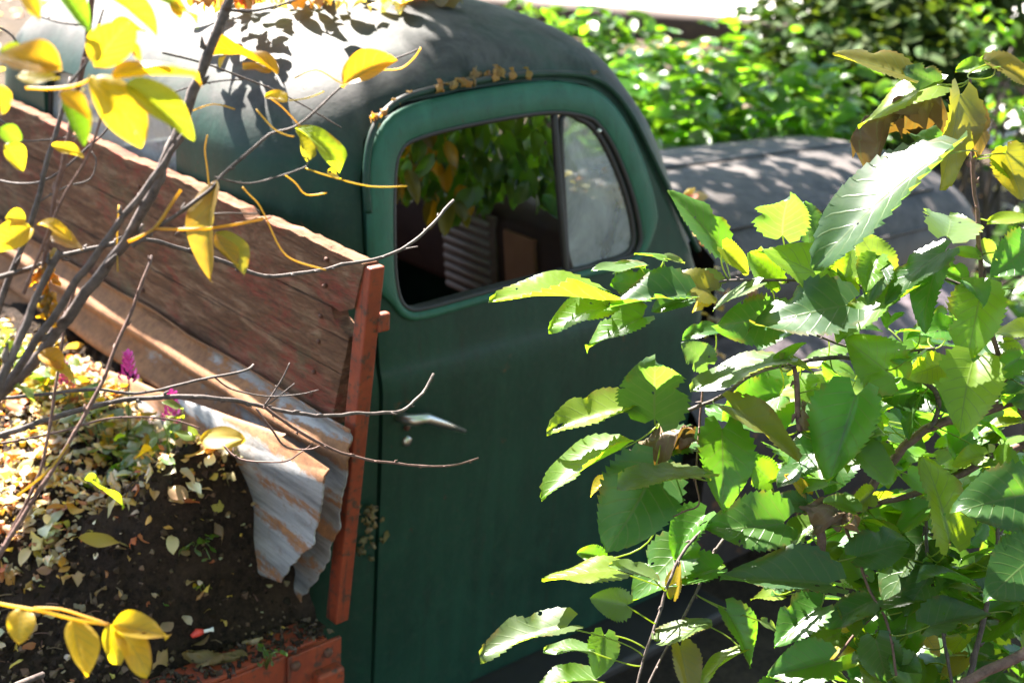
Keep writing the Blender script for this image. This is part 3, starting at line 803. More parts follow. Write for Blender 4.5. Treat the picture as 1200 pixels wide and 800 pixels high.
# ---- mulberry in front of the door (right)
mroot = V((.75, -1.35, 0))
mul = empty('mulberry_shrub', mroot, 'leafy green mulberry shrub with broad toothed leaves, in front of the truck door and fender', 'shrub')
DM = 1.95
stems = []
S = lambda pts, d0, d1, r0, r1, m=M_bark_red, ex=None: stems.append(sprig('branch', pts, d0, d1, r0, r1, m, mul, 7, ex))
S([(1290, 880), (1255, 620), (1225, 505), (1195, 470), (1150, 484), (1085, 503), (1045, 540), (1012, 582), (985, 602)], 2.05, 1.95, .013, .0065, M_bark_red, [mroot])
S([(1260, 500), (1200, 520), (1130, 553), (1075, 577), (1015, 595), (960, 612)], 2.1, 1.93, .008, .004, M_bark_red)
S([(1300, 720), (1200, 765), (1130, 800), (1090, 830)], 1.85, 1.8, .0095, .008, M_bark_red, [mroot + V((.05, .05, 0))])
S([(1135, 800), (1150, 740), (1160, 690), (1168, 640), (1170, 610)], 1.92, 1.95, .005, .0035, M_bark_grey)
S([(1245, 560), (1190, 470), (1165, 400), (1152, 340), (1147, 270), (1141, 200), (1138, 130), (1136, 92)], 2.0, 1.9, .0055, .003, M_bark_red)
S([(1090, 502), (1100, 470), (1080, 445), (1000, 420), (935, 425), (885, 437), (850, 462), (815, 478), (775, 490)], 1.97, 1.9, .005, .0028, M_bark_grey)
S([(1095, 408), (1040, 412), (990, 405), (950, 390)], 1.98, 1.97, .003, .002, M_bark_grey)
S([(1020, 338), (960, 330), (900, 328), (845, 330), (800, 350)], 1.96, 1.9, .003, .0018, M_bark_grey)
S([(1150, 345), (1090, 320), (1060, 330), (1020, 338)], 1.95, 1.96, .0032, .003, M_bark_grey)
S([(960, 600), (900, 600), (845, 608), (810, 635), (788, 672), (772, 720), (755, 770), (744, 815)], 1.95, 1.85, .0034, .0022, M_bark_grey)
S([(905, 598), (860, 620), (835, 650), (815, 695), (790, 742), (765, 790), (755, 815)], 1.97, 1.88, .003, .002, M_bark_grey)
S([(826, 425), (822, 470), (818, 520), (815, 560), (820, 590), (800, 600), (770, 615)], 1.93, 1.9, .002, .0014, M_bark_red)
S([(932, 428), (935, 470), (937, 505)], 1.9, 1.9, .0045, .0055, M_bark_red)
S([(962, 612), (963, 645), (960, 672)], 1.92, 1.92, .008, .007, M_bark_red)
S([(985, 605), (1005, 650), (1018, 690), (1040, 730), (1050, 790)], 1.97, 1.9, .003, .0022, M_bark_red)
S([(1024, 720), (1000, 745), (985, 765), (960, 790)], 1.95, 1.95, .0024, .002, M_bark_red)
S([(1085, 610), (1088, 660), (1105, 740), (1115, 800)], 1.98, 1.93, .003, .003, M_bark_grey)
S([(712, 356), (760, 345), (800, 348)], 1.88, 1.9, .0015, .0018, M_bark_grey)
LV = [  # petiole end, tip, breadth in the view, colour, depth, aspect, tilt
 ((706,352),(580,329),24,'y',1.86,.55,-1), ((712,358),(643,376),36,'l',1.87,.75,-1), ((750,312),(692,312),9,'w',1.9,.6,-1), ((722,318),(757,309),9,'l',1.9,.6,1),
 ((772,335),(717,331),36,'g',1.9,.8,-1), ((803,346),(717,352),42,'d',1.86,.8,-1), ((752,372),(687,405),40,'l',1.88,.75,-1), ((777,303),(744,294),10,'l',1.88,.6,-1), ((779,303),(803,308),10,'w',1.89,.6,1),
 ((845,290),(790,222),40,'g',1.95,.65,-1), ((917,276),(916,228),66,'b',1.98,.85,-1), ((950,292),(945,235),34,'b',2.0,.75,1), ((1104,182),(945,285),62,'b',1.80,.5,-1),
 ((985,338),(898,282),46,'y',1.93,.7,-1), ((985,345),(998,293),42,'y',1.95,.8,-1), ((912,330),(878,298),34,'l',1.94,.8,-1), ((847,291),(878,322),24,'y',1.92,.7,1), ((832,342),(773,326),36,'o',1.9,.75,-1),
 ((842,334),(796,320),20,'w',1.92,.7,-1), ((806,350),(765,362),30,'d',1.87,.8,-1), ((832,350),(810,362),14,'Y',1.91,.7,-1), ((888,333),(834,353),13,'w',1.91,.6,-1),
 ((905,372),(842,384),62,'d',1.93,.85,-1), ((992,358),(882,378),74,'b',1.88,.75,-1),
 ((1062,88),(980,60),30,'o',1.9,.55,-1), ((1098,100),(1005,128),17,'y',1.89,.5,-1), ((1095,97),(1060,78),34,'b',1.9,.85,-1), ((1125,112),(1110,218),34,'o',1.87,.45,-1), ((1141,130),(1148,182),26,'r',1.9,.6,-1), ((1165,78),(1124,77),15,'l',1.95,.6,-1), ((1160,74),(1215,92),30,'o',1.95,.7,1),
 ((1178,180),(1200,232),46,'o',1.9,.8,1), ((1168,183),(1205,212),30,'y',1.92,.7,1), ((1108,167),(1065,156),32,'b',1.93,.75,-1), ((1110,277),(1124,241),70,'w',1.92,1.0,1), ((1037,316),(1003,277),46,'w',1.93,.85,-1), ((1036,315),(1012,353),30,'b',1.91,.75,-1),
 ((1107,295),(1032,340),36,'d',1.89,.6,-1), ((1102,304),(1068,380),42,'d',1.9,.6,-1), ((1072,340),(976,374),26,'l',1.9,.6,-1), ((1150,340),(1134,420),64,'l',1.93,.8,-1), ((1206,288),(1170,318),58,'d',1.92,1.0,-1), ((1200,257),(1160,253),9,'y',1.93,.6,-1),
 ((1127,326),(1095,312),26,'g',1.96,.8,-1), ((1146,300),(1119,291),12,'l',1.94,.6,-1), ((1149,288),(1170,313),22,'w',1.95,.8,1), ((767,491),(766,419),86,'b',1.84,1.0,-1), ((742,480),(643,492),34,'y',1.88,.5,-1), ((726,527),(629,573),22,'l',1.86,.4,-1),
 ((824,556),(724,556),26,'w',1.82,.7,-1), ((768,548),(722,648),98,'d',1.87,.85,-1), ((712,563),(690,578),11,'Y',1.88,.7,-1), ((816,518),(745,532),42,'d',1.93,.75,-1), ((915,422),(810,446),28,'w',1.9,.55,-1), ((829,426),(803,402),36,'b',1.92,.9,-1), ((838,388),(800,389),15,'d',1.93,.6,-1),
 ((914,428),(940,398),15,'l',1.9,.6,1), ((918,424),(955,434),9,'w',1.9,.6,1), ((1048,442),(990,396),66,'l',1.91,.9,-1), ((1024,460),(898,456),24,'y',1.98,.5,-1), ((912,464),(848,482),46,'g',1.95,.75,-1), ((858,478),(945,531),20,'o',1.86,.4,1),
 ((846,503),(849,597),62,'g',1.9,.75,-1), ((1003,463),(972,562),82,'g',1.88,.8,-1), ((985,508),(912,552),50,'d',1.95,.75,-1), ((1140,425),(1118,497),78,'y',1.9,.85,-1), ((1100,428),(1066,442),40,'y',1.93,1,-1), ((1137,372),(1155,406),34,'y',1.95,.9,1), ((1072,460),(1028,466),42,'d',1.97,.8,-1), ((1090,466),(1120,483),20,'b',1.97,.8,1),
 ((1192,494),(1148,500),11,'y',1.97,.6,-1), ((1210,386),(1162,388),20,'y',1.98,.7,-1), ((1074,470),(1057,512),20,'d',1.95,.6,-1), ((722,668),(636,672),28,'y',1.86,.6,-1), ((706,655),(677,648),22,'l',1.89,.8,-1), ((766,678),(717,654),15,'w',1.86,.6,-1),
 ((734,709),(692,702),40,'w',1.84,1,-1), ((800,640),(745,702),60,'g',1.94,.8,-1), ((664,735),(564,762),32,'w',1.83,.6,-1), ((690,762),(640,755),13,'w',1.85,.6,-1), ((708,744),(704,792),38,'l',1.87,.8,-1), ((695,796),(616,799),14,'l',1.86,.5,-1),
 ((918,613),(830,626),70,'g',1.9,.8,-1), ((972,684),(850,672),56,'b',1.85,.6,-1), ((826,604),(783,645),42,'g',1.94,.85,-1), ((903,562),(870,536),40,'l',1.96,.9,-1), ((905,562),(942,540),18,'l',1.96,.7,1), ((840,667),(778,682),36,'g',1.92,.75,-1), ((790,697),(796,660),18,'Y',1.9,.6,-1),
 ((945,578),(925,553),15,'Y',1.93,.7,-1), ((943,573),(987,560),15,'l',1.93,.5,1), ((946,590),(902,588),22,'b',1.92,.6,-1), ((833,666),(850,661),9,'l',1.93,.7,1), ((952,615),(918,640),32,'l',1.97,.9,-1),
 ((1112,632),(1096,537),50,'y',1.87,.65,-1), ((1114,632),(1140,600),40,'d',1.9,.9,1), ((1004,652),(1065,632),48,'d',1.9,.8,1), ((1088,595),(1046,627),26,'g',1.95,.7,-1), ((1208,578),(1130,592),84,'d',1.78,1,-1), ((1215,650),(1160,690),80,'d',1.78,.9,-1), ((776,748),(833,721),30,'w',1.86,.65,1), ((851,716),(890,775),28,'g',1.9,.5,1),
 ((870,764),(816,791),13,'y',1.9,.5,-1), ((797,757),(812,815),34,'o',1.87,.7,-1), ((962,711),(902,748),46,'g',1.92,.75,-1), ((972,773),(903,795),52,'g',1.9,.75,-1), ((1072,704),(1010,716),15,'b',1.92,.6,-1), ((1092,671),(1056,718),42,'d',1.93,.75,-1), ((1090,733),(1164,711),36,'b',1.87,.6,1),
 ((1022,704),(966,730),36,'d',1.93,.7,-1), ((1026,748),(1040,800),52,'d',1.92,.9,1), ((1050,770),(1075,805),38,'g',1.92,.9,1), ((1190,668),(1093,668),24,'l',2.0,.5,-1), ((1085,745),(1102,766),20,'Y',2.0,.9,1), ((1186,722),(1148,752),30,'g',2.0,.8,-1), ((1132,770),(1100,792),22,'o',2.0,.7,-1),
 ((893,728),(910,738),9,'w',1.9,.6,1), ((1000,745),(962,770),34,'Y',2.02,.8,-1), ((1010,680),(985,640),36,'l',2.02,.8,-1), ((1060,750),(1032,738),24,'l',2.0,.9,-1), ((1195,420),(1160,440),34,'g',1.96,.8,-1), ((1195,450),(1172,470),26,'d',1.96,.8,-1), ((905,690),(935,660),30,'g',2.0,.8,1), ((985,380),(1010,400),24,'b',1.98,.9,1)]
fol = MB(); pet = MB()
for (b, t, w, c, d, asp, tilt) in LV:
    B, A, N, L, W = traced_pose(b, t, w, d, asp, tilt)
    col = jit(GREENS[c], .15); asp = max(asp, .62)
    if asp > .5: B, A, N, L, W = traced_pose(b, t, w, d, min(asp, .9), tilt)
    leaf_geom(fol, B, A, N, L, W, 'mul', col, random.uniform(.05, .32), random.uniform(.05, .22), 30, 8, twist=random.uniform(-.12, .12))
    petiole(pet, B, A, stems, L)
# smaller leaves among the big ones
cnt = 0
while cnt < 105:
    px = random.uniform(830, 1230); py = random.uniform(270, 820)
    dens = smoothstep(850, 1060, px) * (.5 + .5 * smoothstep(300, 480, py))
    if px < 980 and 560 < py: dens *= .3
    if random.random() > dens: continue
    d = random.uniform(1.86, 2.06); cnt += 1; B = at(px, py, d); az = random.uniform(0, 6.28)
    A = V((math.cos(az), math.sin(az), random.uniform(-.9, .2))).normalized(); N = V((random.gauss(0, .45) - .1, random.gauss(0, .45) - .2, 1))
    L = random.uniform(.035, .068); c = random.choice('ggglldy')
    leaf_geom(fol, B, A, N, L, L * random.uniform(.75, .95), 'mul', jit(GREENS[c], .2), random.uniform(.05, .35), random.uniform(.0, .35), 20, 6, twist=random.uniform(-.2, .2))
    petiole(pet, B, A, stems, L)
# smaller leaves deeper in the shrub
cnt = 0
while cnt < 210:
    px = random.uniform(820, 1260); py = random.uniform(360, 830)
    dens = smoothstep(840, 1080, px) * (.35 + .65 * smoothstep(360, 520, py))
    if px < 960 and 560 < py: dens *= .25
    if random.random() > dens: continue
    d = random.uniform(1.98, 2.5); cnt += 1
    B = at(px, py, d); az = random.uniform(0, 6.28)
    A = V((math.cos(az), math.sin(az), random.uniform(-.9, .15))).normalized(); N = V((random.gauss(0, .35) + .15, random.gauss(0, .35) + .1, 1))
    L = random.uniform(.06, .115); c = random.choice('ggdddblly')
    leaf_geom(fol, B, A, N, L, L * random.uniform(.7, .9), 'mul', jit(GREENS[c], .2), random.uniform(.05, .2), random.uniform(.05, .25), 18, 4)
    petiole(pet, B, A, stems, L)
fol.add(pet.v, pet.f, [(.62, .05)] * len(pet.v), pet.c); fol.build('foliage', M_leaf, mul)
dead = MB()
for (b, t, w, c, d, asp) in [((1098,104),(1000,138),8,'r',1.9,.2), ((1095,110),(1050,128),8,'B',1.9,.35), ((812,500),(742,514),20,'r',1.89,.5), ((815,515),(785,500),22,'B',1.9,.8), ((992,602),(944,588),34,'r',1.9,.8), ((990,598),(1005,620),24,'B',1.9,.9), ((1030,190),(1060,182),16,'o',1.86,.5), ((990,605),(955,612),22,'r',1.91,.7), ((940, 470), (934, 500), 10, 'B', 1.9, .5), ((1105,170),(1100,188),10,'r',1.9,.7)]:
    B, A, N, L, W = traced_pose(b, t, w, d, asp, -1)
    leaf_geom(dead, B, A, N, L, W, 'dead', jit(GREENS[c], .2), .1, .2, 16, 8)
dead.build('withered_leaves', M_dead, mul)

# ---- bare shrub with a few yellow leaves (left)
lroot = V((-1.25, -.62, 0))
shr = empty('autumn_shrub', lroot, 'nearly bare grey-stemmed shrub with a few yellow leaves, in front of the truck bed', 'shrub')
stems = []
S = lambda pts, d0, d1, r0, r1, m=M_bark_grey, ex=None: stems.append(sprig('stem', pts, d0, d1, r0, r1, m, shr, 8, ex))
S([(-60, 560), (0, 462), (25, 440), (60, 398), (110, 330), (146, 285), (172, 238), (205, 165), (240, 72), (268, 0), (285, -60)], 1.55, 1.45, .0085, .0062, M_bark_grey, [lroot, V((-1.18, -.6, .7))])
S([(-50, 545), (15, 440), (85, 338), (118, 290), (192, 192), (222, 150)], 1.5, 1.45, .006, .0036)
S([(-60, 640), (-30, 520), (18, 408), (42, 348), (70, 295)], 1.45, 1.48, .009, .0045, M_bark_grey, [lroot + V((.02, -.03, 0)), V((-1.2, -.64, .6))])
S([(-20, 420), (5, 340), (35, 265), (62, 165), (85, 90)], 1.5, 1.5, .005, .0026)
S([(20, 395), (45, 340), (60, 260), (78, 175), (96, 80), (105, 20), (108, -30)], 1.55, 1.35, .0032, .004, M_bark_red)
S([(70, 110), (100, 75), (112, 40), (122, 10)], 1.4, 1.38, .0018, .0014)
S([(-40, 335), (0, 326), (42, 312), (72, 300), (125, 287), (165, 280), (210, 291), (260, 306), (310, 323), (360, 319), (400, 311), (460, 297), (500, 270), (531, 234)], 1.45, 1.9, .0038, .0026)
S([(468, 293), (490, 289)], 1.84, 1.84, .0018, .0012)
S([(155, 288), (215, 246), (247, 222), (262, 204), (310, 163), (322, 156), (352, 146), (398, 104), (440, 80), (490, 58)], 1.48, 1.55, .003, .0012)
S([(252, 208), (290, 215), (332, 205), (358, 195), (361, 184)], 1.5, 1.55, .0014, .0008)
S([(205, 275), (240, 252), (300, 250), (300, 245)], 1.5, 1.5, .0012, .0008)
S([(28, 345), (70, 240), (105, 180), (120, 130), (128, 95)], 1.45, 1.4, .0022, .0014, M_bark_red)
S([(-30, 690), (5, 640), (42, 580), (80, 520), (116, 455), (140, 396), (172, 318), (178, 300)], 1.5, 1.6, .0034, .0022, M_bark_red)
S([(-25, 690), (25, 600), (50, 540), (66, 450), (78, 370), (92, 330)], 1.52, 1.55, .0026, .0016, M_bark_red)
S([(-60, 530), (0, 510), (60, 491), (130, 471), (210, 465), (270, 468), (300, 475), (370, 487), (420, 484), (465, 482), (490, 466), (508, 438)], 1.6, 1.95, .0045, .0024)
S([(310, 477), (350, 505), (400, 530), (450, 541), (520, 546), (561, 536)], 1.78, 1.95, .0028, .0018, M_bark_red)
S([(300, 478), (318, 502), (336, 524), (362, 526), (375, 522)], 1.78, 1.8, .0018, .0012, M_bark_red)
S([(310, 476), (328, 448), (340, 425)], 1.78, 1.78, .0018, .001)
S([(312, 476), (330, 462), (345, 449)], 1.78, 1.78, .0014, .001)
S([(-30, 470), (50, 462), (110, 456), (160, 461), (230, 446), (285, 435), (297, 427)], 1.65, 1.75, .003, .0018)
S([(252, 442), (272, 456), (310, 464), (345, 463), (373, 457)], 1.73, 1.78, .0016, .0009)
S([(262, 522), (282, 538), (330, 541), (352, 530), (366, 520)], 1.85, 1.82, .0018, .0011, M_bark_red)
S([(-30, 525), (60, 508), (130, 490), (190, 490), (235, 502)], 1.62, 1.7, .002, .0012, M_bark_red)
S([(190, 62), (250, 78), (330, 110), (400, 150)], 1.5, 1.6, .0016, .0009)
S([(262, 12), (300, 12), (340, 2), (360, -8)], 1.46, 1.5, .0022, .0015)
S([(-10, 28), (15, 42), (30, 70)], 1.5, 1.5, .002, .0014)
S([(40, 15), (62, 25), (100, 30)], 1.45, 1.42, .0014, .0012)
S([(-30, 205), (20, 215), (60, 208), (112, 165), (150, 130), (230, 100), (290, 92)], 1.55, 1.5, .0018, .001)
S([(-20, 130), (15, 150), (30, 165), (90, 160)], 1.5, 1.5, .0016, .001)
S([(40, 240), (75, 220), (105, 210), (113, 190), (108, 178)], 1.5, 1.5, .0014, .0009)
YP = MB(); YW = (.34, .24, .07)
def ypet(pts, d, r=.0009): YP.tube(smooth_path([at(x, y, d) for x, y in pts], 4), r, 5, col=jit(YW, .2))
ypet([(358, 197), (385, 206), (432, 218), (477, 218)], 1.55); ypet([(334, 205), (346, 214), (359, 228), (383, 226)], 1.55); ypet([(284, 219), (292, 228), (302, 238), (312, 256), (328, 290), (345, 305), (382, 316)], 1.52)
ypet([(300, 128), (320, 150), (335, 158), (345, 160)], 1.5); ypet([(312, 112), (330, 125), (352, 148)], 1.52); ypet([(405, 100), (395, 95), (370, 82), (345, 92)], 1.5); ypet([(448, 82), (470, 80), (485, 68), (493, 56)], 1.5); ypet([(338, 118), (360, 115), (380, 107)], 1.5)
ypet([(245, 222), (243, 200), (240, 175), (243, 158)], 1.5); ypet([(247, 222), (248, 250), (246, 270)], 1.5); ypet([(150, 283), (180, 268), (200, 240), (212, 222)], 1.48, .002); ypet([(180, 268), (240, 268), (300, 258), (308, 255)], 1.48, .0018); ypet([(30, 103), (60, 104), (90, 100), (110, 90)], 1.3, .0016)
ypet([(225, 130), (250, 122), (275, 128)], 1.5); ypet([(-20, 700), (0, 707), (50, 716), (90, 726), (126, 731)], 1.35, .0017); ypet([(40, 712), (70, 713), (100, 722), (128, 731)], 1.35, .0013); ypet([(138, 318), (137, 285), (139, 240)], 1.5); ypet([(20, 580), (40, 565), (62, 545), (80, 520)], 1.5, .0015)
LY = [((110,78),(146,20),50,'Y',1.2,.7), ((132,90),(230,82),34,'O',1.2,.5), ((106,90),(174,150),46,'Y',1.2,.6), ((148,100),(226,150),30,'y',1.2,.4), ((72,78),(-4,66),42,'O',1.15,.6), ((72,-12),(105,42),26,'l',1.2,.5), ((112,-10),(194,30),32,'y',1.15,.5), ((20,-14),(48,15),24,'Y',1.2,.8), ((180,-8),(232,12),22,'y',1.2,.5), ((200,4),(214,18),14,'O',1.2,.8),
 ((76,112),(98,170),26,'l',1.25,.5), ((70,110),(106,128),16,'O',1.22,.6), ((98,184),(62,174),17,'Y',1.4,.6), ((38,268),(-4,286),28,'Y',1.4,.7), ((44,262),(82,273),16,'Y',1.42,.6), ((30,258),(8,254),18,'Y',1.4,.9), ((402,103),(452,60),24,'O',1.5,.5), ((346,150),(404,187),16,'y',1.55,.4), ((348,152),(362,186),14,'o',1.55,.6), ((337,118),(310,112),17,'Y',1.5,.8),
 ((254,212),(222,318),44,'B',1.5,.5), ((252,272),(288,318),24,'o',1.48,.55), ((252,274),(276,312),15,'Y',1.47,.5), ((326,86),(260,48),13,'O',1.5,.4), ((318,84),(285,78),12,'B',1.5,.6), ((384,200),(401,208),8,'Y',1.55,.6), ((26,712),(20,752),32,'Y',1.35,.75), ((86,726),(94,792),36,'Y',1.35,.6), ((128,732),(139,776),27,'Y',1.35,.65), ((132,731),(198,742),38,'Y',1.35,.6), ((138,734),(180,782),34,'Y',1.36,.6),
 ((0,60),(30,75),24,'y',1.18,.9), ((20,90),(66,92),20,'Y',1.2,.6), ((-5,100),(5,130),20,'Y',1.2,.8), ((0,150),(22,165),20,'l',1.3,.8), ((5,170),(30,196),20,'Y',1.35,.7), ((60,275),(95,292),18,'B',1.45,.7), ((150,48),(165,70),18,'O',1.25,.8), ((130,30),(168,40),14,'Y',1.25,.5), ((265,66),(255,78),8,'Y',1.5,.9), ((100,560),(150,590),9,'y',1.5,.3), ((45,415),(75,425),20,'O',1.5,.8), ((60,425),(85,450),20,'Y',1.5,.8), ((40,470),(18,452),14,'w',1.5,.8)]
fol = MB()
for (b, t, w, c, d, asp) in LY:
    B, A, N, L, W = traced_pose(b, t, w, d, asp, random.choice((-1, -1, 1)))
    leaf_geom(fol, B, A, N, L, W, random.choice(('ov', 'ov', 'lan')), jit(GREENS[c], .2), random.uniform(.05, .4), random.uniform(-.1, .3), 20, 6, rip=1.5, twist=random.uniform(-.3, .3))
for _ in range(22):
    B = at(random.gauss(58, 7), random.uniform(300, 372), 1.5)
    leaf_geom(fol, B, V((random.uniform(-1, 1), random.uniform(-1, 1), -1)), V((random.uniform(-1, 1), -1, .5)), random.uniform(.012, .028), .012, 'dead', jit(GREENS[random.choice('OOrB')], .2), rows=6, cols=4)
fol.add(YP.v, YP.f, [(.62, .05)] * len(YP.v), YP.c); fol.build('foliage', M_yleaf, shr)

# ---- things on the soil
def low_leaf(mb, p, size, col, flat=.5, kind='ov', nrm=None):
    az = random.uniform(0, 6.28); A = V((math.cos(az), math.sin(az), random.gauss(0, .25 * (1 - flat) + .05)))
    N = (nrm or V((0, 0, 1))) + V((random.gauss(0, .5), random.gauss(0, .5), 0)) * (1.1 - flat)
    leaf_geom(mb, p, A, N, size, size * random.uniform(.45, .8), kind, col, random.uniform(-.2, .3), random.uniform(-.4, .5), 6, 4, rip=1.5)
LCOL = [(.42, .28, .16), (.36, .20, .09), (.40, .32, .22), (.45, .22, .04), (.5, .36, .06), (.26, .12, .06), (.62, .52, .40), (.40, .10, .04), (.58, .46, .22), (.16, .10, .06)]
mb = MB()
for _ in range(2300):
    while True:
        x = random.uniform(-1.5, -.3); y = random.uniform(-.15, 1.5); px, py, d = proj(V((x, y, soil_z(x, y))))
        if px < -60 or px > 420 or py > 830 or py < 400: continue
        t = (py - 470) / 330; w = (1 - smoothstep(.25, .62, t + .0006 * (px - 120))) + (.9 if (px < 95 and 600 < py < 690) else 0) + .17
        if random.random() < w: break
    low_leaf(mb, V((x, y, soil_z(x, y) + random.uniform(.003, .02))), random.choice((.010, .012, .015, .018, .022, .028, .04)), jit(random.choice(LCOL), .35), random.uniform(0, .9), random.choice(('ov', 'dead', 'ell')))
tag(mb.build('leaf_litter', M_litter), 'dry brown and yellow fallen leaves scattered over the soil in the truck bed', 'leaf litter', kind='stuff')
mb = MB()
for _ in range(7500):
    x = random.uniform(-1.1, -.27); y = random.uniform(-.14, 1.2); z = soil_z(x, y); s = random.uniform(.002, .0045) * random.choice((1, 1, 1, 1.6, 2.6)); cc = jit(random.choice(((.012, .007, .004), (.03, .018, .011), (.06, .036, .022), (.12, .08, .05), (.02, .012, .008))), .3)
    M = Matrix.Rotation(random.uniform(0, 3), 3, V((random.random(), random.random(), random.random() + .1)))
    mb.add([M @ V(q) * s * random.uniform(.7, 1.2) + V((x, y, z)) for q in ((1, 0, 0), (-1, 0, 0), (0, 1, 0), (0, -1, 0), (0, 0, 1), (0, 0, -1))], [(0, 2, 4), (2, 1, 4), (1, 3, 4), (3, 0, 4), (2, 0, 5), (1, 2, 5), (3, 1, 5), (0, 3, 5)], None, cc)
for _ in range(420):
    x = random.uniform(-1.0, -.27); y = random.uniform(-.15, .8); z = soil_z(x, y) + .004; a = random.uniform(0, 6.28); l = random.uniform(.008, .035)
    mb.tube([V((x, y, z)), V((x + l * math.cos(a) * .5, y + l * math.sin(a) * .5, z + .004)), V((x + l * math.cos(a), y + l * math.sin(a), z + random.uniform(-.004, .008)))], random.uniform(.0007, .0016), 4, col=jit((.09, .055, .035), .5))
for _ in range(260):
    x = random.uniform(-.62, -.24); y = random.uniform(-.20, -.12); z = .747; low_leaf(mb, V((x, y, z + random.uniform(0, .006))), random.uniform(.008, .02), jit(random.choice(((.05, .03, .02), (.09, .06, .045), (.03, .02, .014))), .3), .8, 'dead')
tag(mb.build('soil_crumbs', M_crumb, None, False), 'crumbly dark clods lying on the soil in the truck bed', 'soil', kind='stuff')
def soil_at(px, py):
    lo = None
    for i in range(140):
        d = 1.6 + i * .015; p = at(px, py, d)
        if p.x < -.37 and p.x > -2.2 and p.z <= soil_z(p.x, p.y): return p
    p = onX(px, py, -.39); p.z = soil_z(p.x, p.y); return p
def plantlet(px, py, label, n=10, size=.03, h=.05, cols=('l', 'g', 'w'), group=None):
    p = soil_at(px, py); e = empty('seedling', p, label, 'plant', group)
    st = MB(); fo = MB()
    for k in range(n):
        q = p + V((random.gauss(0, size * .7), random.gauss(0, size * .7), random.uniform(.2, 1) * h))
        st.tube([p + V((0, 0, -.01)), p.lerp(q, .5) + V((0, 0, .01)), q], .0009, 5, col=(.1, .15, .04)); low_leaf(fo, q, size * random.uniform(.5, .9), jit(GREENS[random.choice(cols)], .2), .6, 'ell')
    st.build('stem', M_pet, e); fo.build('foliage', M_leaf, e); return e
plantlet(312, 662, 'small bright green seedling at the foot of the torn metal strip', 10, .022, .05)
plantlet(235, 640, 'low cluster of tiny green seedlings in the middle of the soil', 16, .03, .03)
plantlet(190, 705, 'two-leaved sprout on the bare dark soil above the red scrap', 5, .02, .02)
plantlet(240, 695, 'yellow-green sprout with rounded leaves near the cut corner of the soil', 5, .025, .03, ('y', 'Y', 'o'))
def flower_plant(px, py, fpx, fpy, label, bloom=True):
    top = onX(fpx, fpy, -.42); p = V((-.43, top.y + .01, soil_z(-.43, top.y))); e = empty('flowering_plant', p, label, 'flower', 'pink flowering plants in the truck bed')
    st = MB(); fo = MB(); fl = MB()
    st.tube([p, p.lerp(top, .5) + V((.004, 0, 0)), top], [.0022, .0018, .0012], 6, col=(.08, .13, .03))
    for k in range(46):
        q = p + V((random.gauss(-.01, .03), random.gauss(.02, .07), 0)); q.z = soil_z(q.x, q.y) + random.uniform(.01, .085)
        st.tube([V((q.x * .6 + p.x * .4, q.y * .6 + p.y * .4, p.z)), q], .0009, 5, col=(.1, .15, .04)); low_leaf(fo, q, random.uniform(.025, .05), jit(GREENS[random.choice('lwwyY')], .2), .45, 'ell')
    for k in range(46):
        t = k / 46; a = k * 2.4; r = .012 * (1 - t * .65) * (1.3 if t < .25 else 1)
        q = top + V((r * math.cos(a), r * math.sin(a), t * .055 - .012)); leaf_geom(fl, q, V((math.cos(a), math.sin(a), .9)), V((-math.cos(a) * .4, -math.sin(a) * .4, 1)), .012, .009, 'ell', (1, 1, 1), .1, -.3, 4, 2)
    st.build('stem', M_pet, e); fo.build('foliage', M_leaf, e); 
    if bloom: fl.build('flower', M_pink, e)
flower_plant(150, 480, 151, 440, 'tall magenta flower spike standing against the rusty corrugated sheet')
flower_plant(85, 500, 76, 450, 'magenta flower spike half hidden behind the thin reddish twigs')
flower_plant(205, 520, 202, 487, 'small dark magenta flower bud below the long grey twig')
flower_plant(30, 540, 20, 470, 'pale leafy plant without bloom beside the thick grey stem', False)
mb = MB(); p = at(100, 590, 2.1)
# big single leaves on the soil
def fallen(name, b, t, w, c, asp, label, kind='ov', lift=.02):
    p = soil_at(*b); d = (p - CAM).dot(FW) - lift; B, A, N, L, W = traced_pose(b, t, w, d, asp, -1)
    mb = MB(); leaf_geom(mb, B, A, N, L, W, kind, GREENS[c], .1, .08, 20, 8, rip=1.2)
    mb.tube([B, B - A * L * .3 + V((0, 0, -.01))], .0016, 5, col=(.25, .18, .06)); tag(mb.build(name, M_litter), label, 'leaf', 'single big leaves fallen on the bed')
fallen('fallen_leaf', (235, 515), (285, 512), 26, 'Y', .6, 'large pale yellow fallen leaf beside the corrugated sheet')
fallen('fallen_leaf', (140, 635), (95, 632), 18, 'Y', .5, 'folded yellow fallen leaf at the edge of the bare dark soil')
fallen('fallen_leaf', (85, 560), (150, 595), 9, 'y', .3, 'narrow rolled yellow leaf lying across the litter')
fallen('fallen_leaf', (287, 770), (222, 757), 34, 'B', .6, 'dry brown leaf lying against the orange bed rail', 'dead', .03)
fallen('fallen_leaf', (40, 640), (70, 655), 22, 'Y', .7, 'crumpled pale yellow leaf in the sunny litter by the frame edge')
p = soil_at(235, 748) + V((0, 0, .012)); e = empty('plastic_scrap', p, 'small red and white scrap on the soil above the brown leaf', 'scrap')
mb = MB(); mb.tube([p + V((-.018, 0, 0)), p + V((-.006, 0, .004)), p + V((.004, -.002, .003))], [.004, .008, .005], 8); mb.build('red_end', M_red, e)
mb = MB(); mb.tube([p + V((.004, -.002, .003)), p + V((.016, -.006, .004)), p + V((.022, -.008, .004))], [.0035, .003, .005], 8); mb.build('white_end', M_white, e)
mb = MB(); a = at(-10, 818, 1.9); b = at(50, 790, 2.0); mb.tube([a, a.lerp(b, .5) + V((0, 0, .003)), b], .005, 7)
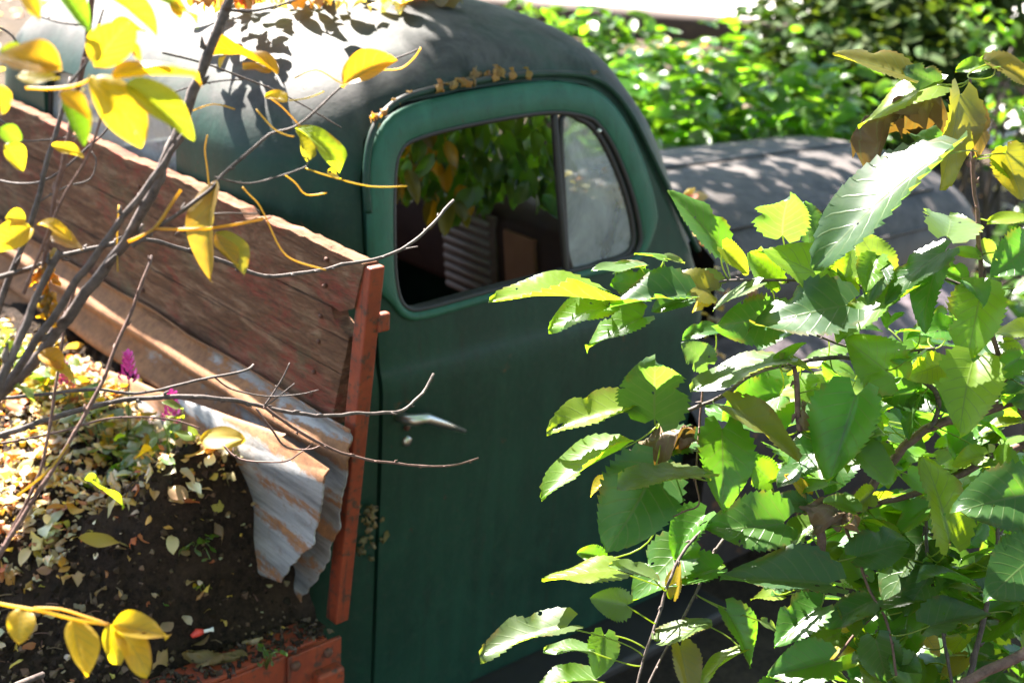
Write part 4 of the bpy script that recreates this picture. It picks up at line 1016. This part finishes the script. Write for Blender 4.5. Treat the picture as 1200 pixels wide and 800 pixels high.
tag(mb.build('cut_twig', M_bark_grey), 'pale bare cut twig poking up from the soil under the hanging yellow leaves', 'twig')

# leaf litter on the truck: roof, gutter, cowl
mb = MB()
for _ in range(170):
    px = random.uniform(235, 530); py = random.uniform(-25, 7); q = onZ(px, py, 1.835)
    low_leaf(mb, q + V((0, 0, random.uniform(0.004, .03))), random.uniform(.03, .06), jit(random.choice(LCOL), .3), random.uniform(0, .8), random.choice(('ov', 'dead')))
tag(mb.build('leaf_litter', M_litter), 'brown and orange fallen leaves lying along the crown of the cab roof', 'leaf litter', kind='stuff')
mb = MB()
for k in range(15):
    i = random.choice((2, 3, 4, 4, 5, 5, 5, 6, 7)); p = gut[i].lerp(gut[i + 1], random.random()) + V((0, -.006 + random.uniform(-.004, .01), .012 + random.uniform(0, .008)))
    low_leaf(mb, p, random.uniform(.012, .03), jit(random.choice(((.28, .12, .035), (.2, .09, .03), (.12, .06, .03))), .3), .3, 'dead')
for px, py in ((588, 86), (583, 90), (592, 88), (580, 92), (600, 90), (547, 97), (553, 98), (512, 105), (520, 104), (530, 101), (622, 90), (447, 134)):
    p = onside(px, py + 4, .02); leaf_geom(mb, p, V((random.uniform(-1, 1), .1, 1)), V((0, -1, .4)), .026, .02, 'dead', jit((.30, .13, .035), .2), rows=8, cols=4)
tag(mb.build('leaf_debris', M_litter), 'dry brown leaf scraps caught along the drip rail over the door window', 'debris', kind='stuff')
mb = MB()
for _ in range(420):
    x = random.gauss(1.12, .08); y = random.gauss(.36, .16); z = 1.255 if y > .3 else 1.22 - max(0, .3 - y) * .6
    low_leaf(mb, V((x, y, z + random.uniform(0, .03))), random.uniform(.02, .05), jit(random.choice(LCOL), .35), random.uniform(0, .9), random.choice(('ov', 'dead', 'ell')))
tag(mb.build('leaf_litter', M_litter), 'brown fallen leaves heaped on the cowl between windshield and hood', 'leaf litter', kind='stuff')
# litter on the bank behind
mb = MB()
for _ in range(2600):
    d = random.uniform(4.5, 13); px = random.uniform(-150, 1350); r = CAM + (FW + RX * ((px - CX) / F)) * d
    z = terr(r.x, r.y)
    if on_path(r.x, r.y) and random.random() < .93: continue
    if -2.3 < r.x < 2.8 and -.3 < r.y < 1.8: continue
    low_leaf(mb, V((r.x, r.y, z + random.uniform(.005, .03))), random.uniform(.05, .09), jit(random.choice(LCOL), .3), .6, 'ov')
tag(mb.build('leaf_litter', M_litter), 'scattered brown autumn leaves on the ground behind the truck', 'leaf litter', kind='stuff')

# ---- leafy branch inside the cab
vr = V((.62, 1.30, .45)); vine = empty('climbing_plant', vr, 'shaded leafy plant growing inside the cab behind the open door window', 'plant')
stems = []; fol = MB(); pet = MB()
for k in range(5):
    pts = [vr, vr + V((-.05 + .03 * k, -.05, .5)), vr + V((-.12 + .06 * k, -.12, 1.0)), vr + V((-.2 + .08 * k, -.25 - .03 * k, 1.12)), vr + V((-.28 + .09 * k, -.42 - .03 * k, .98))]
    Sp = smooth_path(pts, 5); mb = MB(); mb.tube(Sp, lerp_list([.006, .002], len(Sp)), 6); mb.build('stem', M_bark_red, vine); stems.append(Sp)
n = 0
while n < 330:
    px = random.uniform(462, 655); py = random.uniform(125, 330)
    if py > 232 + 20 * math.sin(px * .05) and True: continue
    if px < 500 and py > 240: continue
    d = random.uniform(3.05, 3.9); B = at(px, py, d)
    if B.z > 1.68 or B.x > .86: continue
    n += 1; A = V((random.gauss(0, .5), random.gauss(-.3, .5), -.9)); N = V((random.gauss(-.3, .5), random.gauss(-.7, .4), .5)); L = random.uniform(.05, .085)
    c = random.choice('dddddgg') if px > 540 or random.random() < .35 else random.choice('oOBog')
    leaf_geom(fol, B, A, N, L, L * random.uniform(.4, .6), 'ov', jit(GREENS[c], .25), .12, .15, 8, 4)
fol.build('foliage', M_bgleaf, vine)

# ---- bushes behind
def bush(name, centers, n, size, cols, mat, label, kind='ell', rootz=None, stem_mat=M_bark_dark, up=.9, extra=None):
    c0 = V((sum(c[0].x for c in centers) / len(centers), sum(c[0].y for c in centers) / len(centers), 0)); c0.z = terr(c0.x, c0.y)
    e = empty(name, c0, label, 'bush'); fo = MB(); tot = sum(c[1] ** 2 for c in centers)
    st = MB()
    for c, r, sq in centers:
        for k in range(3):
            q = c + V((random.gauss(0, r * .4), random.gauss(0, r * .4), random.uniform(0, r * .5)))
            b0 = c0 + V((random.gauss(0, .12), random.gauss(0, .12), -.03)); m = b0.lerp(q, .5) + V((random.gauss(0, .1), random.gauss(0, .1), .12))
            Sp = smooth_path([b0, m, q], 5); st.tube(Sp, lerp_list([.014, .004], len(Sp)), 6)
        m = int(n * r * r / tot)
        twigs = [c + V((random.gauss(0, 1), random.gauss(0, 1), random.gauss(0, 1))).normalized() * r * random.uniform(.35, 1.08) * 1.0 for _ in range(max(6, m // 9))]
        for k in range(m):
            tw = twigs[k % len(twigs)]; p = tw + V((random.gauss(0, .07), random.gauss(0, .07), random.gauss(0, .06)))
            p.z = c.z + (p.z - c.z) * sq
            if p.z < terr(p.x, p.y) + .02: continue
            az = random.uniform(0, 6.28); A = V((math.cos(az), math.sin(az), random.gauss(-.1, .4))); N = V((random.gauss(0, .45), random.gauss(0, .45), up))
            leaf_geom(fo, p, A, N, size * random.uniform(.65, 1.2), size * random.uniform(.35, .5), kind, jit(GREENS[random.choice(cols)], .3), .15, .12, 5, 2)
    st.build('stem', stem_mat, e); fo.build('foliage', mat, e)
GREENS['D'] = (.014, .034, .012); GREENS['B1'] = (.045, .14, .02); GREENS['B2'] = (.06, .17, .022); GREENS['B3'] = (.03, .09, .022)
bc = lambda px, py, d, r, sq=1.0: (at(px, py, d), r, sq)
bush('laurel_bush', [bc(715, 140, 5.6, .28), bc(790, 148, 5.8, .31), bc(850, 158, 5.6, .31), bc(915, 158, 5.7, .31), bc(760, 180, 5.2, .28), bc(840, 185, 5.3, .28), bc(965, 160, 5.6, .25), bc(690, 95, 6.8, .27), bc(760, 98, 7.0, .28), bc(840, 105, 7.0, .28), bc(910, 110, 7.0, .28), bc(745, 205, 4.9, .2)], 2000, .15, ['B1', 'B1', 'B2', 'B3', 'B2'], M_bgleaf,
     'glossy bright green bush just beyond the truck hood, lit by the sun')
bush('laurel_bush', [bc(650, 55, 7.0, .22), bc(600, 40, 7.2, .22), bc(690, 75, 6.8, .22)], 330, .11, ['B3', 'd', 'B1'], M_bgleaf, 'smaller dark green bush peeking out behind the cab roof')
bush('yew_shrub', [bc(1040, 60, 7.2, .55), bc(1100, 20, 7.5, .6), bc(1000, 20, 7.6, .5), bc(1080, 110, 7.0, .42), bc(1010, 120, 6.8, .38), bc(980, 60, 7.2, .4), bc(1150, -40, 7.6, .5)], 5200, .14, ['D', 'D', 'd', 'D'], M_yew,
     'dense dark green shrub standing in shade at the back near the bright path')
bush('laurel_bush', [bc(1190, 330, 5.5, .3), bc(1230, 280, 5.6, .3), bc(1180, 385, 5.0, .25)], 300, .1, ['B3', 'B1', 'd'], M_bgleaf, 'small green bush beyond the front fender at the foot of the path')
bush('laurel_bush', [bc(1175, 60, 6.3, .22), bc(1195, 100, 6.2, .2), bc(1180, 150, 6.0, .16)], 110, .1, ['B1', 'B2', 'l'], M_bgleaf, 'sparse bright green sprigs in front of the sunlit path at the far corner')

# ---- shade tree: trunk beyond the dark shrub, limbs and crown overhead throw the dapples
tr = at(1080, 40, 9.0); tr = V((tr.x, tr.y, terr(tr.x, tr.y)))
tree = empty('shade_tree', tr, 'tall shade tree rising out of view behind the dark shrub', 'tree')
mb = MB(); top = tr + V((-1.4, -1.2, 5.2)); Sp = smooth_path([tr + V((0, 0, -.1)), tr + V((.05, 0, 1.5)), tr + V((-.5, -.4, 3.3)), top], 6); mb.tube(Sp, lerp_list([.22, .16, .14, .09], len(Sp)), 12); mb.build('trunk', M_bark_dark, tree)
limbs = MB()
for k in range(16):
    a = Sp[int(len(Sp) * random.uniform(.55, .98))]; b = V((random.uniform(-.5, 5.5), random.uniform(1.0, 7), random.uniform(4.2, 6.0)))
    Q = smooth_path([a, a.lerp(b, .5) + V((0, 0, .4)), b], 5); limbs.tube(Q, lerp_list([.06, .012], len(Q)), 7)
limbs.build('limbs', M_bark_dark, tree)
def shadow_px(p):
    """where a leaf's shadow lands: the first receiver height that fits"""
    out = []
    for z in (1.77, 1.3, 1.05, .85, .3):
        q = p - SUN * ((p.z - z) / SUN.z); out.append((z, q))
    return out
ROOF_LIT = [(-200, -60), (505, -60), (515, 40), (500, 62), (440, 90), (380, 112), (230, 160), (-200, 170)]
def keep_lit(p):
    for z, q in shadow_px(p):
        px, py, d = proj(q)
        if d < .5: continue
        if z == 1.77 and -.3 < q.x < 1.0 and 0 < q.y < 1.7 and poly_in(px, py, ROOF_LIT): return random.random() < .96
        if z == 1.3 and 1.6 < d < 2.6 and 560 < px < 1250 and 150 < py < 850 and q.y < -.35: return random.random() < .96
        if z == .85 and -2.0 < q.x < -.25 and -.2 < q.y < 1.7 and px > -80: return random.random() < (.97 if py < 600 or (px < 110 and 600 < py < 700) else .25)
        if z == .3 and beyond(q.x, q.y) > -.9: return random.random() < .985
    return False
cr = MB(); n = 0; tries = 0
cl = []
while len(cl) < 240:
    cl.append(V((random.uniform(-1.2, 6.5), random.uniform(.2, 8.0), random.uniform(3.7, 6.2))))
while n < 7500 and tries < 60000:
    tries += 1; c = random.choice(cl); p = c + V((random.gauss(0, .32), random.gauss(0, .32), random.gauss(0, .2)))
    if keep_lit(p): continue
    px, py, d = proj(p)
    if d > 0 and -30 < px < 1230 and py > -60: continue
    n += 1; az = random.uniform(0, 6.28); s = random.uniform(.07, .13)
    leaf_geom(cr, p, V((math.cos(az), math.sin(az), random.gauss(0, .4))), V((random.gauss(0, .5), random.gauss(0, .5), 1)), s, s * .55, 'ell', jit((.05, .10, .02), .3), .1, .1, 3, 2)
# lower boughs of the same tree hanging over the hood, the near side of the roof and the dark shrub
def gap(q, sc, seed, thr): return noise.noise(V((q.x * sc, q.y * sc, seed))) > thr
low = 0; tries = 0
while low < 6800 and tries < 40000:
    tries += 1; k = random.random()
    if k < .36: q = V((random.uniform(.95, 3.2), random.uniform(-.2, 1.5), 1.22)); t = random.uniform(1.4, 2.4); thr = .10; sc = 8
    elif k < .60:
        q = V((random.uniform(.15, 1.05), random.uniform(.0, 1.0), 1.83)); t = random.uniform(.9, 2.4); thr = .34; sc = 11
        px, py, d = proj(q)
        if poly_in(px, py, ROOF_LIT): continue
    elif k < .72: q = V((random.uniform(-.8, -.28), random.uniform(-.15, .35), .8)); t = random.uniform(2.2, 3.4); thr = .3; sc = 9
    elif k < .88: q = at(random.uniform(940, 1150), random.uniform(-20, 150), 7.2); t = random.uniform(1.6, 4.0); thr = .42; sc = 4
    else: q = at(random.uniform(660, 1000), random.uniform(60, 190), 5.6); t = random.uniform(1.6, 4.0); thr = .0; sc = 4
    if gap(q, sc, 3.3, thr): continue
    p = q + SUN * t + V((random.gauss(0, .02), random.gauss(0, .02), 0))
    px, py, d = proj(p)
    if d > 0 and -30 < px < 1230 and py > -60: continue
    if p.z < 2.2: continue
    bad = False
    for z, qq in shadow_px(p):
        ax, ay, dd = proj(qq)
        if z == 1.77 and -.3 < qq.x < 1.0 and 0 < qq.y < 1.7 and poly_in(ax, ay, ROOF_LIT): bad = True
        if z == .85 and -2.0 < qq.x < -.25 and -.2 < qq.y < 1.7 and (ay < 600 or (ax < 110 and ay < 700)): bad = True
        if z == 1.3 and 1.6 < dd < 2.6 and 560 < ax < 1250 and 150 < ay < 850 and qq.y < -.35: bad = True
    if bad: continue
    low += 1; az = random.uniform(0, 6.28); sz = random.uniform(.06, .11)
    leaf_geom(cr, p, V((math.cos(az), math.sin(az), random.gauss(0, .4))), V((random.gauss(0, .4), random.gauss(0, .4), 1)) + SUN * .6, sz, sz * .6, 'ell', jit((.05, .10, .02), .3), .1, .1, 3, 2)
cr.build('crown', M_darkleaf, tree)

# unseen second tree, added behind the viewpoint so its crown cuts sky light
tr2 = V((-4.5, -6.5, 0)); sky_block_tree = empty('shade_tree', tr2, 'unseen tree added behind the viewpoint, its crown blocking sky light from the near side of the truck', 'tree')
Sp = smooth_path([tr2 + V((0, 0, -.1)), tr2 + V((.1, .1, 2)), tr2 + V((.6, .9, 4.2)), tr2 + V((1.5, 2.2, 6.0))], 6); mb = MB(); mb.tube(Sp, lerp_list([.28, .2, .1], len(Sp)), 12)
for k in range(12):
    a = Sp[int(len(Sp) * random.uniform(.5, .95))]; b = V((random.uniform(-8, 4), random.uniform(-9, -.5), random.uniform(4.5, 6.5))); Q = smooth_path([a, a.lerp(b, .5) + V((0, 0, .4)), b], 5); mb.tube(Q, lerp_list([.07, .012], len(Q)), 7)
mb.build('trunk', M_bark_dark, sky_block_tree)
cr = MB()
for k in range(5600):
    x = random.uniform(-10, 7); y = random.uniform(-11, .55); z = 4.5 + random.uniform(0, 2.2) - .02 * (y + 5) ** 2
    if k < 1100: a_ = random.uniform(3.4, 5.6); r_ = random.uniform(6, 10); x = -1.5 + r_ * math.cos(a_); y = -2 + r_ * math.sin(a_) ; z = random.uniform(1.2, 5)
    p = V((x, y, z)); px, py, d = proj(p)
    if d > 0 and -60 < px < 1260 and py > -90: continue
    az = random.uniform(0, 6.28); sz = random.uniform(.18, .34)
    leaf_geom(cr, p, V((math.cos(az), math.sin(az), random.gauss(0, .4))), V((random.gauss(0, .5), random.gauss(0, .5), 1)), sz, sz * .7, 'ell', jit((.05, .10, .02), .3), .1, .1, 3, 2)
cr.build('crown', M_darkleaf, sky_block_tree)

# =================================================================== light, world, camera
w = bpy.data.worlds.new('World'); scn.world = w; w.use_nodes = True; nt = w.node_tree; nt.nodes.clear()
sky = nt.nodes.new('ShaderNodeTexSky'); sky.sky_type = 'NISHITA'; sky.sun_disc = False
elev = math.asin(SUN.z); sky.sun_elevation = elev; sky.sun_rotation = math.atan2(SUN.x, SUN.y)
bg = nt.nodes.new('ShaderNodeBackground'); bg.inputs[1].default_value = .05; out = nt.nodes.new('ShaderNodeOutputWorld')
nt.links.new(sky.outputs[0], bg.inputs[0]); nt.links.new(bg.outputs[0], out.inputs[0])
sl = bpy.data.lights.new('sun', 'SUN'); sl.energy = 5.0; sl.angle = math.radians(.55); sl.color = (1.0, .95, .87)
so = bpy.data.objects.new('sun', sl); COL.objects.link(so); so.rotation_euler = SUN.to_track_quat('Z', 'Y').to_euler(); so.location = (3, 6, 9)
cd = bpy.data.cameras.new('camera'); co = bpy.data.objects.new('camera', cd); COL.objects.link(co)
co.matrix_world = Matrix(((RX.x, UP.x, -FW.x, CAM.x), (RX.y, UP.y, -FW.y, CAM.y), (RX.z, UP.z, -FW.z, CAM.z), (0, 0, 0, 1)))
cd.sensor_width = 36; cd.lens = 36 * F / 1200; cd.clip_start = .05; cd.clip_end = 800
cd.dof.use_dof = True; cd.dof.focus_distance = 1.92; cd.dof.aperture_fstop = 4.2
scn.camera = co
scn.render.engine = 'CYCLES'; scn.cycles.max_bounces = 8; scn.cycles.transparent_max_bounces = 8; scn.cycles.use_denoising = True
scn.cycles.sample_clamp_indirect = 8
scn.view_settings.view_transform = 'Standard'; scn.view_settings.look = 'None'; scn.view_settings.gamma = 1; scn.view_settings.use_curve_mapping = False
scn.view_settings.exposure = 3.4
